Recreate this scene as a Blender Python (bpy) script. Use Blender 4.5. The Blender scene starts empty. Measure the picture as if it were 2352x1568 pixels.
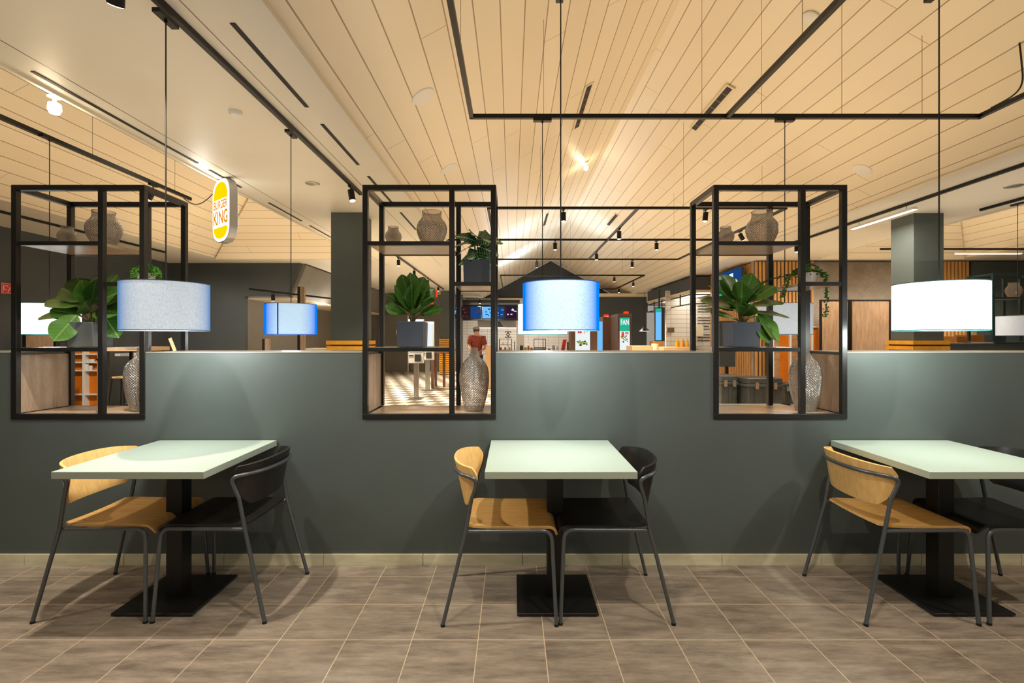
import bpy, bmesh, math, random
from mathutils import Vector, Matrix, Euler
PI = math.pi
F, CX, HY, H = 1132.0, 1176.0, 776.0, 1.362
def P(px, py, Y): return Vector(((px-CX)*Y/F, Y, H-(py-HY)*Y/F))
def PXx(px, Y): return (px-CX)*Y/F
def PZ(py, Y): return H-(py-HY)*Y/F
scene = bpy.context.scene
C = bpy.context.scene.collection

# ------------------------------------------------------------------ materials
def lin(c):
    return tuple(((v/255)/12.92 if v/255 <= .04045 else ((v/255+.055)/1.055)**2.4) for v in c)
class NT:
    def __init__(s, m):
        m.use_nodes = True
        s.t = m.node_tree; s.n = s.t.nodes; s.n.clear()
        s.out = s.n.new('ShaderNodeOutputMaterial')
    def node(s, typ, **kw):
        n = s.n.new(typ)
        for k, v in kw.items():
            if k in n.inputs: n.inputs[k].default_value = v
            else: setattr(n, k, v)
        return n
    def link(s, a, b): s.t.links.new(a, b)
    def math(s, op, a, b=None, c=None):
        n = s.n.new('ShaderNodeMath'); n.operation = op
        for i, v in enumerate((a, b, c)):
            if v is None: continue
            if isinstance(v, (int, float)): n.inputs[i].default_value = v
            else: s.link(v, n.inputs[i])
        return n.outputs[0]
    def coords(s, scale=(1, 1, 1), kind='Object'):
        tc = s.n.new('ShaderNodeTexCoord'); mp = s.n.new('ShaderNodeMapping')
        mp.inputs['Scale'].default_value = scale
        s.link(tc.outputs[kind], mp.inputs['Vector'])
        return mp.outputs['Vector']
    def mix(s, fac, a, b):
        n = s.n.new('ShaderNodeMix'); n.data_type = 'RGBA'
        for sock, v in ((n.inputs[0], fac), (n.inputs[6], a), (n.inputs[7], b)):
            if isinstance(v, (int, float)): sock.default_value = v
            elif isinstance(v, tuple): sock.default_value = (*v[:3], 1)
            else: s.link(v, sock)
        return n.outputs[2]
    def noise(s, vec, scale, detail=4, rough=.55):
        n = s.n.new('ShaderNodeTexNoise'); s.link(vec, n.inputs['Vector'])
        n.inputs['Scale'].default_value = scale; n.inputs['Detail'].default_value = detail
        n.inputs['Roughness'].default_value = rough
        return n.outputs['Fac']
    def ramp(s, fac, lo, hi):
        n = s.n.new('ShaderNodeMapRange'); s.link(fac, n.inputs[0])
        n.inputs[1].default_value = lo; n.inputs[2].default_value = hi
        return n.outputs[0]
    def bsdf(s, col, rough=.5, metal=0, spec=.5, bump=None, bstr=.3, bdist=.002):
        b = s.n.new('ShaderNodeBsdfPrincipled')
        if isinstance(col, tuple): b.inputs['Base Color'].default_value = (*col[:3], 1)
        else: s.link(col, b.inputs['Base Color'])
        if isinstance(rough, (int, float)): b.inputs['Roughness'].default_value = rough
        else: s.link(rough, b.inputs['Roughness'])
        b.inputs['Metallic'].default_value = metal
        b.inputs['Specular IOR Level'].default_value = spec
        if bump is not None:
            bp = s.n.new('ShaderNodeBump'); bp.inputs['Strength'].default_value = bstr
            bp.inputs['Distance'].default_value = bdist
            s.link(bump, bp.inputs['Height']); s.link(bp.outputs[0], b.inputs['Normal'])
        s.link(b.outputs[0], s.out.inputs[0])
        return b
M = {}
def plain(name, rgb, rough=.5, metal=0, spec=.5, nscale=0, namt=0, stretch=(1, 1, 1), bstr=0):
    m = bpy.data.materials.new(name); t = NT(m); c = lin(rgb)
    if nscale:
        f = t.noise(t.coords(stretch), nscale)
        f2 = t.ramp(f, .3, .7)
        col = t.mix(f2, tuple(v*(1-namt) for v in c), tuple(min(1, v*(1+namt)) for v in c))
        t.bsdf(col, rough, metal, spec, f if bstr else None, bstr)
    else: t.bsdf(c, rough, metal, spec)
    M[name] = m; return m
def emit(name, rgb, st):
    m = bpy.data.materials.new(name); t = NT(m)
    e = t.node('ShaderNodeEmission', Strength=st); e.inputs[0].default_value = (*lin(rgb), 1)
    t.link(e.outputs[0], t.out.inputs[0]); M[name] = m; return m

plain('wall_paint', (79, 86, 83), .5, 0, .4, 3, .05)
plain('wall_dark', (70, 75, 78), .6, 0, .3, 2, .05)
plain('wall_grey', (120, 116, 108), .6, 0, .3, 2, .05)
plain('soffit', (232, 225, 208), .5, 0, .35, 1.5, .02)
plain('white_paint', (235, 232, 225), .5)
plain('cap_laminate', (150, 148, 138), .4)
plain('cream', (232, 216, 186), .5, 0, .3, 2, .04)
plain('black_metal', (20, 19, 18), .36, 0, .5, 40, .2)
plain('track_black', (11, 10, 9), .4, 0, .3)
plain('chair_tube', (96, 102, 106), .3, .5, .5)
plain('black_plywood', (30, 27, 24), .38, 0, .5, 12, .3, (1, 8, 1))
plain('pedestal_black', (24, 23, 22), .4, .2, .5, 260, .5, (1, 1, 1), .35)
plain('rubber', (20, 20, 20), .7)
plain('table_mint', (172, 184, 170), .32, 0, .45, 2, .015)
plain('slate_pot', (62, 70, 82), .5, 0, .4, 8, .08)
plain('grey_pot', (92, 98, 100), .5, 0, .4, 8, .08)
plain('white_ceramic', (225, 225, 222), .25)
plain('soil', (45, 34, 25), .9, 0, .2, 60, .4)
plain('stem_brown', (105, 92, 55), .6, 0, .3, 30, .3)
plain('bead_green', (74, 140, 40), .4, 0, .4, 60, .35)
plain('vine_green', (48, 100, 34), .4, 0, .4, 60, .35)
plain('steel', (170, 165, 155), .28, .9)
plain('alu', (190, 192, 195), .35, .7)
plain('orange_panel', (214, 118, 20), .45, 0, .3, 3, .12)
plain('yellow_slat', (232, 162, 40), .45, 0, .3, 10, .1)
plain('red_paint', (196, 36, 34), .4)
plain('sign_red', (205, 52, 50), .45)
plain('teal_frame', (36, 62, 66), .4)
plain('brown_laminate', (96, 66, 50), .4, 0, .4, 6, .15, (1, 1, 6))
plain('counter_wood', (226, 186, 140), .4, 0, .4, 6, .08, (1, 6, 6))
plain('case_black', (52, 53, 50), .45, 0, .4, 20, .25)
plain('shirt_red', (132, 62, 52), .8, 0, .2, 20, .15)
plain('skin', (190, 140, 115), .5)
plain('hair_dark', (50, 38, 32), .7)
plain('trouser_dark', (45, 45, 50), .8)
plain('cap_grey', (120, 118, 115), .8)
plain('amber', (214, 150, 20), .2, 0, .6)
plain('cardboard', (176, 120, 62), .7, 0, .2, 8, .1)
plain('dark_slot', (26, 22, 20), .7)
plain('white_plastic', (232, 230, 224), .35)
plain('blue_grey_top', (84, 124, 160), .4)
plain('cord_black', (16, 14, 13), .5)
plain('wire_grey', (120, 108, 88), .4, .5)
plain('text_dark', (60, 52, 50), .6)
plain('skirt', (206, 200, 170), .4, 0, .4, 5, .16, (1, 1, 4))
plain('grout', (198, 180, 150), .8)
emit('lamp_white', (255, 255, 255), 3.0)
emit('lens_white', (255, 244, 225), 6.0)
emit('linear_glow', (255, 240, 215), 6.0)
emit('emergency_glow', (255, 236, 200), 22.0)
emit('sign_white', (255, 253, 240), 2.1)
emit('sign_yellow', (255, 224, 0), 1.0)
emit('sign_orange', (240, 150, 20), .95)
emit('screen_white', (236, 244, 246), 1.0)
emit('screen_green', (40, 190, 150), .9)
emit('screen_blue', (30, 78, 150), .7)
emit('screen_sky', (110, 185, 245), 1.1)
emit('screen_purple', (60, 30, 70), .6)
emit('screen_maroon', (62, 34, 42), .6)
emit('screen_red', (220, 60, 40), .9)
emit('screen_lime', (160, 180, 60), .8)
emit('screen_brown', (110, 70, 50), .7)
emit('neon_red', (245, 60, 25), 1.3)
emit('hood_glow', (255, 240, 225), 4.0)

def mk_wood(name, c1, c2, stretch, scale=6, rough=.45, knots=0, dark=None):
    m = bpy.data.materials.new(name); t = NT(m)
    v = t.coords(stretch); f = t.noise(v, scale, 6, .6)
    g = t.noise(t.coords(tuple(s*3 for s in stretch)), scale*3, 4)
    a = t.math('ADD', t.math('MULTIPLY', f, .7), t.math('MULTIPLY', g, .3))
    col = t.mix(t.ramp(a, .35, .65), lin(c1), lin(c2))
    if knots:
        k = t.noise(t.coords((stretch[0], stretch[1], stretch[2])), scale*.55, 8, .75)
        kk = t.ramp(k, .60, .70)
        col = t.mix(t.math('MULTIPLY', kk, knots), col, lin(dark))
    t.bsdf(col, rough, 0, .4, f, .15)
    M[name] = m
mk_wood('oak', (208, 160, 92), (234, 190, 122), (2, 14, 14), 3, .38)
mk_wood('oak_back', (214, 166, 96), (238, 194, 126), (6, 6, 1.5), 8, .38)
mk_wood('niche_wood', (148, 126, 106), (186, 162, 138), (7, 7, 1.1), 3, .5, .65, (96, 78, 64))
mk_wood('niche_board', (176, 150, 122), (196, 170, 142), (1, 5, 5), 4, .22)
mk_wood('wall_wood', (150, 118, 90), (184, 150, 116), (6, 6, .9), 3, .5, .5, (100, 70, 50))
mk_wood('slat_wood', (190, 138, 76), (220, 170, 104), (6, 6, .6), 3, .5)
mk_wood('concrete', (140, 128, 114), (176, 162, 144), (1, 1, 1), 2, .8, .4, (98, 84, 72))
mk_wood('brickish', (150, 104, 70), (190, 150, 110), (3, 3, 9), 3, .8)

def mk_planks(name, axis, rgb, rgb2):
    # painted boards running along Y (axis 0) or X (axis 1) with fine grooves and staggered end joints
    m = bpy.data.materials.new(name); t = NT(m)
    tc = t.n.new('ShaderNodeTexCoord'); sp = t.n.new('ShaderNodeSeparateXYZ')
    t.link(tc.outputs['Object'], sp.inputs[0])
    a, b = (sp.outputs[0], sp.outputs[1]) if axis == 0 else (sp.outputs[1], sp.outputs[0])
    u = t.math('DIVIDE', t.math('ADD', a, 100*.187+.087), .187)
    cell = t.math('FLOOR', u); fr = t.math('FRACT', u)
    edge = t.math('MINIMUM', fr, t.math('SUBTRACT', 1, fr))
    g1 = t.math('LESS_THAN', edge, .024)
    wn = t.n.new('ShaderNodeTexWhiteNoise'); wn.noise_dimensions = '1D'; t.link(cell, wn.inputs['W'])
    w = t.math('DIVIDE', t.math('ADD', b, t.math('MULTIPLY', wn.outputs[0], 3.6)), 3.6)
    fr2 = t.math('FRACT', t.math('ADD', w, 50)); e2 = t.math('MINIMUM', fr2, t.math('SUBTRACT', 1, fr2))
    g2 = t.math('LESS_THAN', e2, .0011)
    g = t.math('MAXIMUM', g1, t.math('MULTIPLY', g2, .7))
    tone = t.mix(wn.outputs[0], lin(rgb), lin(rgb2))
    col = t.mix(t.math('MULTIPLY', g, .8), tone, lin((120, 92, 60)))
    t.bsdf(col, .38, 0, .45, t.math('SUBTRACT', 1, g), .5, .004)
    M[name] = m
mk_planks('planks_y', 0, (238, 224, 198), (246, 233, 208))
mk_planks('planks_x', 1, (238, 222, 194), (244, 230, 204))

def mk_floor():
    m = bpy.data.materials.new('floor_tile'); t = NT(m)
    tc = t.n.new('ShaderNodeTexCoord'); sp = t.n.new('ShaderNodeSeparateXYZ'); t.link(tc.outputs['Object'], sp.inputs[0])
    s = .2984
    ux = t.math('DIVIDE', t.math('ADD', sp.outputs[0], 100*s-PXx(1098, F*H/693)), s)
    uy = t.math('DIVIDE', t.math('ADD', sp.outputs[1], 100*s-F*H/693), s)
    def edge(u):
        f = t.math('FRACT', u); return t.math('MINIMUM', f, t.math('SUBTRACT', 1, f))
    gr = t.math('LESS_THAN', t.math('MINIMUM', edge(ux), edge(uy)), .0065)
    cv = t.n.new('ShaderNodeCombineXYZ'); t.link(t.math('FLOOR', ux), cv.inputs[0]); t.link(t.math('FLOOR', uy), cv.inputs[1])
    wn = t.n.new('ShaderNodeTexWhiteNoise'); wn.noise_dimensions = '2D'; t.link(cv.outputs[0], wn.inputs['Vector'])
    # streaky print on each tile
    ad = t.n.new('ShaderNodeVectorMath'); ad.operation = 'ADD'; t.link(t.coords((3.6, 17, 1)), ad.inputs[0])
    sc = t.n.new('ShaderNodeVectorMath'); sc.operation = 'SCALE'; t.link(wn.outputs['Color'], sc.inputs[0]); sc.inputs['Scale'].default_value = 40
    t.link(sc.outputs[0], ad.inputs[1])
    f = t.noise(ad.outputs[0], 1.0, 9, .74)
    base = t.mix(t.ramp(f, .36, .66), lin((108, 97, 86)), lin((166, 152, 136)))
    base = t.mix(t.math('MULTIPLY', wn.outputs['Value'], .25), base, lin((150, 136, 120)))
    col = t.mix(gr, base, lin((205, 186, 155)))
    t.bsdf(col, .42, 0, .4, t.math('SUBTRACT', 1, gr), .3, .002)
    M['floor_tile'] = m
    m = bpy.data.materials.new('floor_checker'); t = NT(m)
    ck = t.n.new('ShaderNodeTexChecker'); ck.inputs['Scale'].default_value = 1
    rot = t.n.new('ShaderNodeMapping'); tc = t.n.new('ShaderNodeTexCoord')
    rot.inputs['Rotation'].default_value = (0, 0, math.radians(28)); rot.inputs['Scale'].default_value = (3.2, 3.2, 3.2)
    t.link(tc.outputs['Object'], rot.inputs[0]); t.link(rot.outputs[0], ck.inputs[0])
    ck.inputs[1].default_value = (*lin((236, 226, 206)), 1); ck.inputs[2].default_value = (*lin((128, 112, 92)), 1)
    t.bsdf(ck.outputs[0], .3, 0, .5); M['floor_checker'] = m
    m = bpy.data.materials.new('white_tiles'); t = NT(m)
    sp = t.n.new('ShaderNodeSeparateXYZ'); tc = t.n.new('ShaderNodeTexCoord'); t.link(tc.outputs['Object'], sp.inputs[0])
    cv = t.n.new('ShaderNodeCombineXYZ'); t.link(t.math('ADD', sp.outputs[0], sp.outputs[1]), cv.inputs[0]); t.link(sp.outputs[2], cv.inputs[1])
    br = t.n.new('ShaderNodeTexBrick'); t.link(cv.outputs[0], br.inputs[0])
    br.offset = 0; br.inputs['Scale'].default_value = 1; br.inputs['Brick Width'].default_value = .5; br.inputs['Row Height'].default_value = .14
    br.inputs['Mortar Size'].default_value = .008
    br.inputs['Color1'].default_value = (*lin((240, 232, 220)), 1); br.inputs['Color2'].default_value = (*lin((234, 226, 212)), 1)
    br.inputs['Mortar'].default_value = (*lin((190, 172, 150)), 1)
    t.bsdf(br.outputs[0], .25); M['white_tiles'] = m
mk_floor()

def mk_shade(name, mid, edge, st, fib, edgepow):
    # lit fabric: glow and its deeper tint at slanted edges are painted into the colour
    m = bpy.data.materials.new(name); t = NT(m)
    lw = t.n.new('ShaderNodeLayerWeight'); lw.inputs[0].default_value = .5
    e = t.math('POWER', lw.outputs['Facing'], edgepow)
    f = t.noise(t.coords((110, 110, 34)), 3.0, 6, .8)
    fb = t.ramp(f, .40, .58)
    mc = t.mix(fb, tuple(v*fib for v in lin(mid)), lin(mid))
    col = t.mix(t.ramp(e, .04, .62), mc, lin(edge))
    em = t.node('ShaderNodeEmission', Strength=st); t.link(col, em.inputs[0])
    df = t.node('ShaderNodeBsdfDiffuse'); t.link(col, df.inputs[0])
    ad = t.n.new('ShaderNodeAddShader'); t.link(em.outputs[0], ad.inputs[0]); t.link(df.outputs[0], ad.inputs[1])
    t.link(ad.outputs[0], t.out.inputs[0]); M[name] = m
mk_shade('shade_grey', (206, 218, 230), (96, 140, 198), .68, .66, 1.7)
mk_shade('shade_blue', (200, 230, 255), (0, 118, 250), .76, .66, 1.15)
mk_shade('shade_white', (250, 255, 255), (215, 255, 255), 1.7, .97, 2.2)
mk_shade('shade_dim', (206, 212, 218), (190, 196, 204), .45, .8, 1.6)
plain('shade_rim', (70, 92, 120), .6)
plain('shade_rim_blue', (20, 80, 170), .6)
plain('shade_rim_teal', (40, 130, 130), .6)

def mk_glass(name, tint, dens, cut=False):
    m = bpy.data.materials.new(name); t = NT(m)
    gl = t.node('ShaderNodeBsdfGlossy', Roughness=.12); gl.inputs[0].default_value = (1, .98, .95, 1)
    tr = t.node('ShaderNodeBsdfTransparent'); tr.inputs[0].default_value = (*tint, 1)
    df = t.node('ShaderNodeBsdfPrincipled'); df.inputs['Base Color'].default_value = (.62, .56, .50, 1); df.inputs['Roughness'].default_value = .2
    fr = t.n.new('ShaderNodeFresnel'); fr.inputs[0].default_value = 1.7
    m1 = t.n.new('ShaderNodeMixShader'); m1.inputs[0].default_value = dens
    t.link(tr.outputs[0], m1.inputs[1]); t.link(df.outputs[0], m1.inputs[2])
    if cut:   # lattice of cut grooves round the body
        tc = t.n.new('ShaderNodeTexCoord'); sp = t.n.new('ShaderNodeSeparateXYZ'); t.link(tc.outputs['Object'], sp.inputs[0])
        a = t.math('MULTIPLY', t.math('ARCTAN2', sp.outputs[1], sp.outputs[0]), 17)
        z = t.math('MULTIPLY', sp.outputs[2], cut)
        g = t.math('MULTIPLY', t.math('ABSOLUTE', t.math('SINE', t.math('ADD', a, z))), t.math('ABSOLUTE', t.math('SINE', t.math('SUBTRACT', a, z))))
        gg = t.ramp(g, .05, .45)
        t.link(t.mix(gg, (.36, .29, .25), (1.0, .98, .94)), df.inputs['Base Color'])
        t.link(t.mix(gg, (.64, .57, .52), tint), tr.inputs[0])
        bp = t.n.new('ShaderNodeBump'); bp.inputs['Strength'].default_value = .9; bp.inputs['Distance'].default_value = .004; t.link(g, bp.inputs['Height'])
        for q in (df.inputs['Normal'], gl.inputs['Normal'], fr.inputs['Normal']): t.link(bp.outputs[0], q)
    m2 = t.n.new('ShaderNodeMixShader'); t.link(t.math('ADD', fr.outputs[0], .08), m2.inputs[0])
    t.link(m1.outputs[0], m2.inputs[1]); t.link(gl.outputs[0], m2.inputs[2])
    t.link(m2.outputs[0], t.out.inputs[0]); M[name] = m
mk_glass('vase_glass', (1.0, .98, .96), .2, 205)
mk_glass('vase_glass_small', (1.0, .98, .96), .2, 380)
mk_glass('clear_glass', (.94, .96, .95), .04)

def mk_leaf(name, c1, c2, vein, vw=.05, net=0):
    # local x runs along the leaf (0..1), y across
    m = bpy.data.materials.new(name); t = NT(m)
    tc = t.n.new('ShaderNodeTexCoord'); sp = t.n.new('ShaderNodeSeparateXYZ'); t.link(tc.outputs['Object'], sp.inputs[0])
    ay = t.math('ABSOLUTE', sp.outputs[1])
    mid = t.math('LESS_THAN', ay, vw*.25)
    q = t.math('FRACT', t.math('SUBTRACT', t.math('MULTIPLY', sp.outputs[0], 7.5), t.math('MULTIPLY', ay, 7)))
    side = t.math('LESS_THAN', t.math('ABSOLUTE', t.math('SUBTRACT', q, .5)), vw*.9)
    v = t.math('MAXIMUM', mid, t.math('MULTIPLY', side, .8 if net else .45))
    oi = t.n.new('ShaderNodeObjectInfo')
    base = t.mix(t.math('ADD', t.math('MULTIPLY', oi.outputs['Random'], .7), t.math('MULTIPLY', t.noise(t.coords(), 4), .3)), lin(c1), lin(c2))
    col = t.mix(t.math('MULTIPLY', v, .9 if net else .55), base, lin(vein))
    b = t.bsdf(col, .32, 0, .5, v, .4, .01)
    M[name] = m
mk_leaf('leaf_fig', (40, 80, 28), (84, 132, 48), (140, 170, 96))
mk_leaf('leaf_veined', (20, 78, 38), (38, 104, 54), (196, 226, 186), .11, 1)

# ------------------------------------------------------------------ mesh helpers
class MB:
    def __init__(s): s.v = []; s.f = []; s.sm = []; s.mi = []; s.cur = 0
    def add(s, vs, fs, smooth=False):
        o = len(s.v); s.v += [tuple(v) for v in vs]
        for f in fs: s.f.append(tuple(i+o for i in f)); s.sm.append(smooth); s.mi.append(s.cur)
        return s
    def box(s, x0, x1, y0, y1, z0, z1):
        if x0 > x1: x0, x1 = x1, x0
        if y0 > y1: y0, y1 = y1, y0
        if z0 > z1: z0, z1 = z1, z0
        vs = [(x, y, z) for z in (z0, z1) for y in (y0, y1) for x in (x0, x1)]
        return s.add(vs, [(0, 2, 3, 1), (4, 5, 7, 6), (0, 1, 5, 4), (2, 6, 7, 3), (0, 4, 6, 2), (1, 3, 7, 5)])
    def bar(s, a, b, w, h=None, up=(0, 0, 1)):
        a, b = Vector(a), Vector(b); h = h or w; d = (b-a).normalized()
        u = Vector(up)
        if abs(d.dot(u)) > .99: u = Vector((0, 1, 0))
        sx = d.cross(u).normalized(); sy = sx.cross(d)
        vs = [p + sx*i*w/2 + sy*j*h/2 for p in (a, b) for i, j in ((-1, -1), (1, -1), (1, 1), (-1, 1))]
        return s.add(vs, [(3, 2, 1, 0), (4, 5, 6, 7), (0, 1, 5, 4), (1, 2, 6, 5), (2, 3, 7, 6), (3, 0, 4, 7)])
    def tube(s, pts, r, seg=10, caps=True):
        pts = [Vector(p) for p in pts]; n = len(pts); vs = []; fs = []
        rs = r if isinstance(r, (list, tuple)) else [r]*n
        T = []
        for i in range(n):
            a = pts[max(0, i-1)]; b = pts[min(n-1, i+1)]; T.append((b-a).normalized())
        u = Vector((0, 0, 1)) if abs(T[0].z) < .9 else Vector((1, 0, 0))
        N = T[0].cross(u).normalized()
        for i in range(n):
            N = (N - T[i]*N.dot(T[i])).normalized(); B = T[i].cross(N)
            for k in range(seg):
                a = 2*PI*k/seg; vs.append(pts[i]+(N*math.cos(a)+B*math.sin(a))*rs[i])
        for i in range(n-1):
            for k in range(seg):
                k2 = (k+1) % seg; fs.append((i*seg+k, i*seg+k2, (i+1)*seg+k2, (i+1)*seg+k))
        s.add(vs, fs, True)
        if caps:
            s.add(vs[:seg], [tuple(reversed(range(seg)))]); s.add(vs[-seg:], [tuple(range(seg))])
        return s
    def cyl(s, c, r, z0, z1, seg=32, r2=None):
        r2 = r if r2 is None else r2
        vs = [(c[0]+r*math.cos(2*PI*k/seg), c[1]+r*math.sin(2*PI*k/seg), z0) for k in range(seg)]
        vs += [(c[0]+r2*math.cos(2*PI*k/seg), c[1]+r2*math.sin(2*PI*k/seg), z1) for k in range(seg)]
        s.add(vs, [(k, (k+1) % seg, (k+1) % seg+seg, k+seg) for k in range(seg)], True)
        s.add(vs[:seg], [tuple(reversed(range(seg)))]); s.add(vs[seg:], [tuple(range(seg))])
        return s
    def lathe(s, prof, seg=32, c=(0, 0, 0), relief=None):
        vs = []; fs = []; n = len(prof)
        for i, (r, z) in enumerate(prof):
            for k in range(seg):
                rr = r + (relief(i, k) if relief and r > .002 else 0); a = 2*PI*(k)/seg
                vs.append((c[0]+rr*math.cos(a), c[1]+rr*math.sin(a), c[2]+z))
        for i in range(n-1):
            for k in range(seg):
                k2 = (k+1) % seg; fs.append((i*seg+k, i*seg+k2, (i+1)*seg+k2, (i+1)*seg+k))
        return s.add(vs, fs, True)
    def prism(s, poly, axis, a, b):
        # poly: list of 2d points; axis 'x','y','z' is the extrusion axis
        def m(p, t): return {'x': (t, p[0], p[1]), 'y': (p[0], t, p[1]), 'z': (p[0], p[1], t)}[axis]
        n = len(poly); vs = [m(p, a) for p in poly]+[m(p, b) for p in poly]
        return s.add(vs, [tuple(reversed(range(n))), tuple(range(n, 2*n))]+[(i, (i+1) % n, (i+1) % n+n, i+n) for i in range(n)])
    def slab(s, quad, th):
        # planar polygon with thickness th along +normal
        q = [Vector(p) for p in quad]; nrm = (q[1]-q[0]).cross(q[2]-q[0]).normalized()*th; n = len(q)
        vs = q+[p+nrm for p in q]
        return s.add(vs, [tuple(reversed(range(n))), tuple(range(n, 2*n))]+[(i, (i+1) % n, (i+1) % n+n, i+n) for i in range(n)])
    def sheet(s, fn, nu, nv, th):
        G = [[Vector(fn(i/nu, j/nv)) for j in range(nv+1)] for i in range(nu+1)]
        A = []; B = []
        for i in range(nu+1):
            for j in range(nv+1):
                du = G[min(nu, i+1)][j]-G[max(0, i-1)][j]; dv = G[i][min(nv, j+1)]-G[i][max(0, j-1)]
                nn = du.cross(dv); nn = nn.normalized() if nn.length > 1e-9 else Vector((0, 0, 1))
                A.append(G[i][j]+nn*th/2); B.append(G[i][j]-nn*th/2)
        w = nv+1; n = len(A)
        fs = []
        for i in range(nu):
            for j in range(nv):
                a, b, c, d = i*w+j, (i+1)*w+j, (i+1)*w+j+1, i*w+j+1
                fs.append((a, b, c, d)); fs.append((n+d, n+c, n+b, n+a))
        s.add(A+B, fs, True)
        rim = [i*w for i in range(nu+1)]+[nu*w+j for j in range(1, nv+1)]+[i*w+nv for i in range(nu-1, -1, -1)]+[j for j in range(nv-1, 0, -1)]
        vs = [A[k] for k in rim]+[B[k] for k in rim]; m = len(rim)
        return s.add(vs, [(k+m, (k+1) % m+m, (k+1) % m, k) for k in range(m)])
    def obj(s, name, mat, parent=None, bevel=0, fix=True, loc=None):
        me = bpy.data.meshes.new(name); me.from_pydata(s.v, [], s.f); me.update()
        me.polygons.foreach_set('use_smooth', s.sm)
        for m in (mat if isinstance(mat, list) else [mat]): me.materials.append(M[m])
        if isinstance(mat, list): me.polygons.foreach_set('material_index', s.mi)
        if fix:
            bm = bmesh.new(); bm.from_mesh(me); bmesh.ops.remove_doubles(bm, verts=bm.verts, dist=1e-5)
            bmesh.ops.recalc_face_normals(bm, faces=bm.faces); bm.to_mesh(me); bm.free()
        try: me.set_sharp_from_angle(angle=math.radians(40))
        except Exception: pass
        o = bpy.data.objects.new(name, me); C.objects.link(o)
        if parent: o.parent = parent
        if loc: o.location = loc
        if bevel:
            b = o.modifiers.new('bevel', 'BEVEL'); b.width = bevel; b.segments = 2; b.limit_method = 'ANGLE'
        return o
def tag(o, label, cat, group=None):
    o['label'] = label; o['category'] = cat
    if group: o['group'] = group
    return o
def empty(name, loc, label, cat, group=None, rz=0):
    o = bpy.data.objects.new(name, None); C.objects.link(o); o.location = loc; o.rotation_euler = (0, 0, rz)
    o.empty_display_size = .05
    return tag(o, label, cat, group)
def struct(o): o['kind'] = 'structure'; return o
def kids(o): return [c for c in bpy.data.objects if c.parent == o]
def copy_tree(o, parent=None):
    c = o.copy(); C.objects.link(c)
    if parent: c.parent = parent
    for k in kids(o): copy_tree(k, c)
    return c
def dup(o, loc, label, group=None, rz=None):
    c = copy_tree(o); c.location = loc; c['label'] = label
    if group: c['group'] = group
    if rz is not None: c.rotation_euler = (0, 0, rz)
    return c
def fillet(pts, rads, n=6):
    pts = [Vector(p) for p in pts]; out = [pts[0]]
    for i in range(1, len(pts)-1):
        r = rads[i-1] if isinstance(rads, (list, tuple)) else rads
        a, p, b = pts[i-1], pts[i], pts[i+1]
        d1 = (a-p); d2 = (b-p); L = min(r, d1.length*.49, d2.length*.49)
        s, e = p+d1.normalized()*L, p+d2.normalized()*L
        for k in range(n+1):
            t = k/n; out.append(s*(1-t)**2+p*2*t*(1-t)+e*t*t)
    out.append(pts[-1]); return out
def crspline(pts, n=6):
    pts = [Vector(p) for p in pts]; out = []
    for i in range(len(pts)-1):
        p0 = pts[max(0, i-1)]; p1 = pts[i]; p2 = pts[i+1]; p3 = pts[min(len(pts)-1, i+2)]
        for k in range(n):
            t = k/n
            out.append(.5*((2*p1)+(-p0+p2)*t+(2*p0-5*p1+4*p2-p3)*t*t+(-p0+3*p1-3*p2+p3)*t**3))
    out.append(pts[-1]); return out
def text_mesh(name, body, size, mat, parent, mtx, extrude=.001, bold=0, align='CENTER', sx=1):
    cu = bpy.data.curves.new(name, 'FONT'); cu.body = body; cu.size = size; cu.align_x = align; cu.align_y = 'CENTER'
    cu.extrude = extrude; cu.offset = bold; cu.resolution_u = 3
    tmp = bpy.data.objects.new(name+'_t', cu); C.objects.link(tmp)
    dg = bpy.context.evaluated_depsgraph_get(); me = bpy.data.meshes.new_from_object(tmp.evaluated_get(dg))
    bpy.data.objects.remove(tmp); bpy.data.curves.remove(cu)
    me.transform(Matrix.Diagonal((sx, 1, 1, 1))); me.materials.clear(); me.materials.append(M[mat])
    o = bpy.data.objects.new(name, me); C.objects.link(o); o.parent = parent
    o.matrix_local = mtx; return o
UP = Matrix.Rotation(PI/2, 4, 'X')   # text lying in XZ facing -Y

# ------------------------------------------------------------------ setting
ZE = 3.12; XL, XR = -1.30, 4.68; RX = 1.70; SL = .55; ZR = ZE+SL*(RX-XL)
def zceil(x): return ZE+SL*max(0, min(x-XL, XR-x)) if XL < x < XR else ZE
YB = -3.5; YG = 21.65
struct(MB().box(-8.3, 12, YB, 3.33, -.1, 0).obj('floor', 'floor_tile'))
struct(MB().box(-8.3, 12, 3.33, 26, -.1, 0).obj('floor', 'floor_checker'))
# main gable ceiling
g = struct(MB().slab([(XL, YB, ZE), (XL, YG, ZE), (RX, YG, ZR), (RX, YB, ZR)][::-1], .06).obj('ceiling', 'planks_y', fix=True))
g = struct(MB().slab([(RX, YB, ZR), (RX, YG, ZR), (XR, YG, ZE), (XR, YB, ZE)][::-1], .06).obj('ceiling', 'planks_y'))
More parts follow.
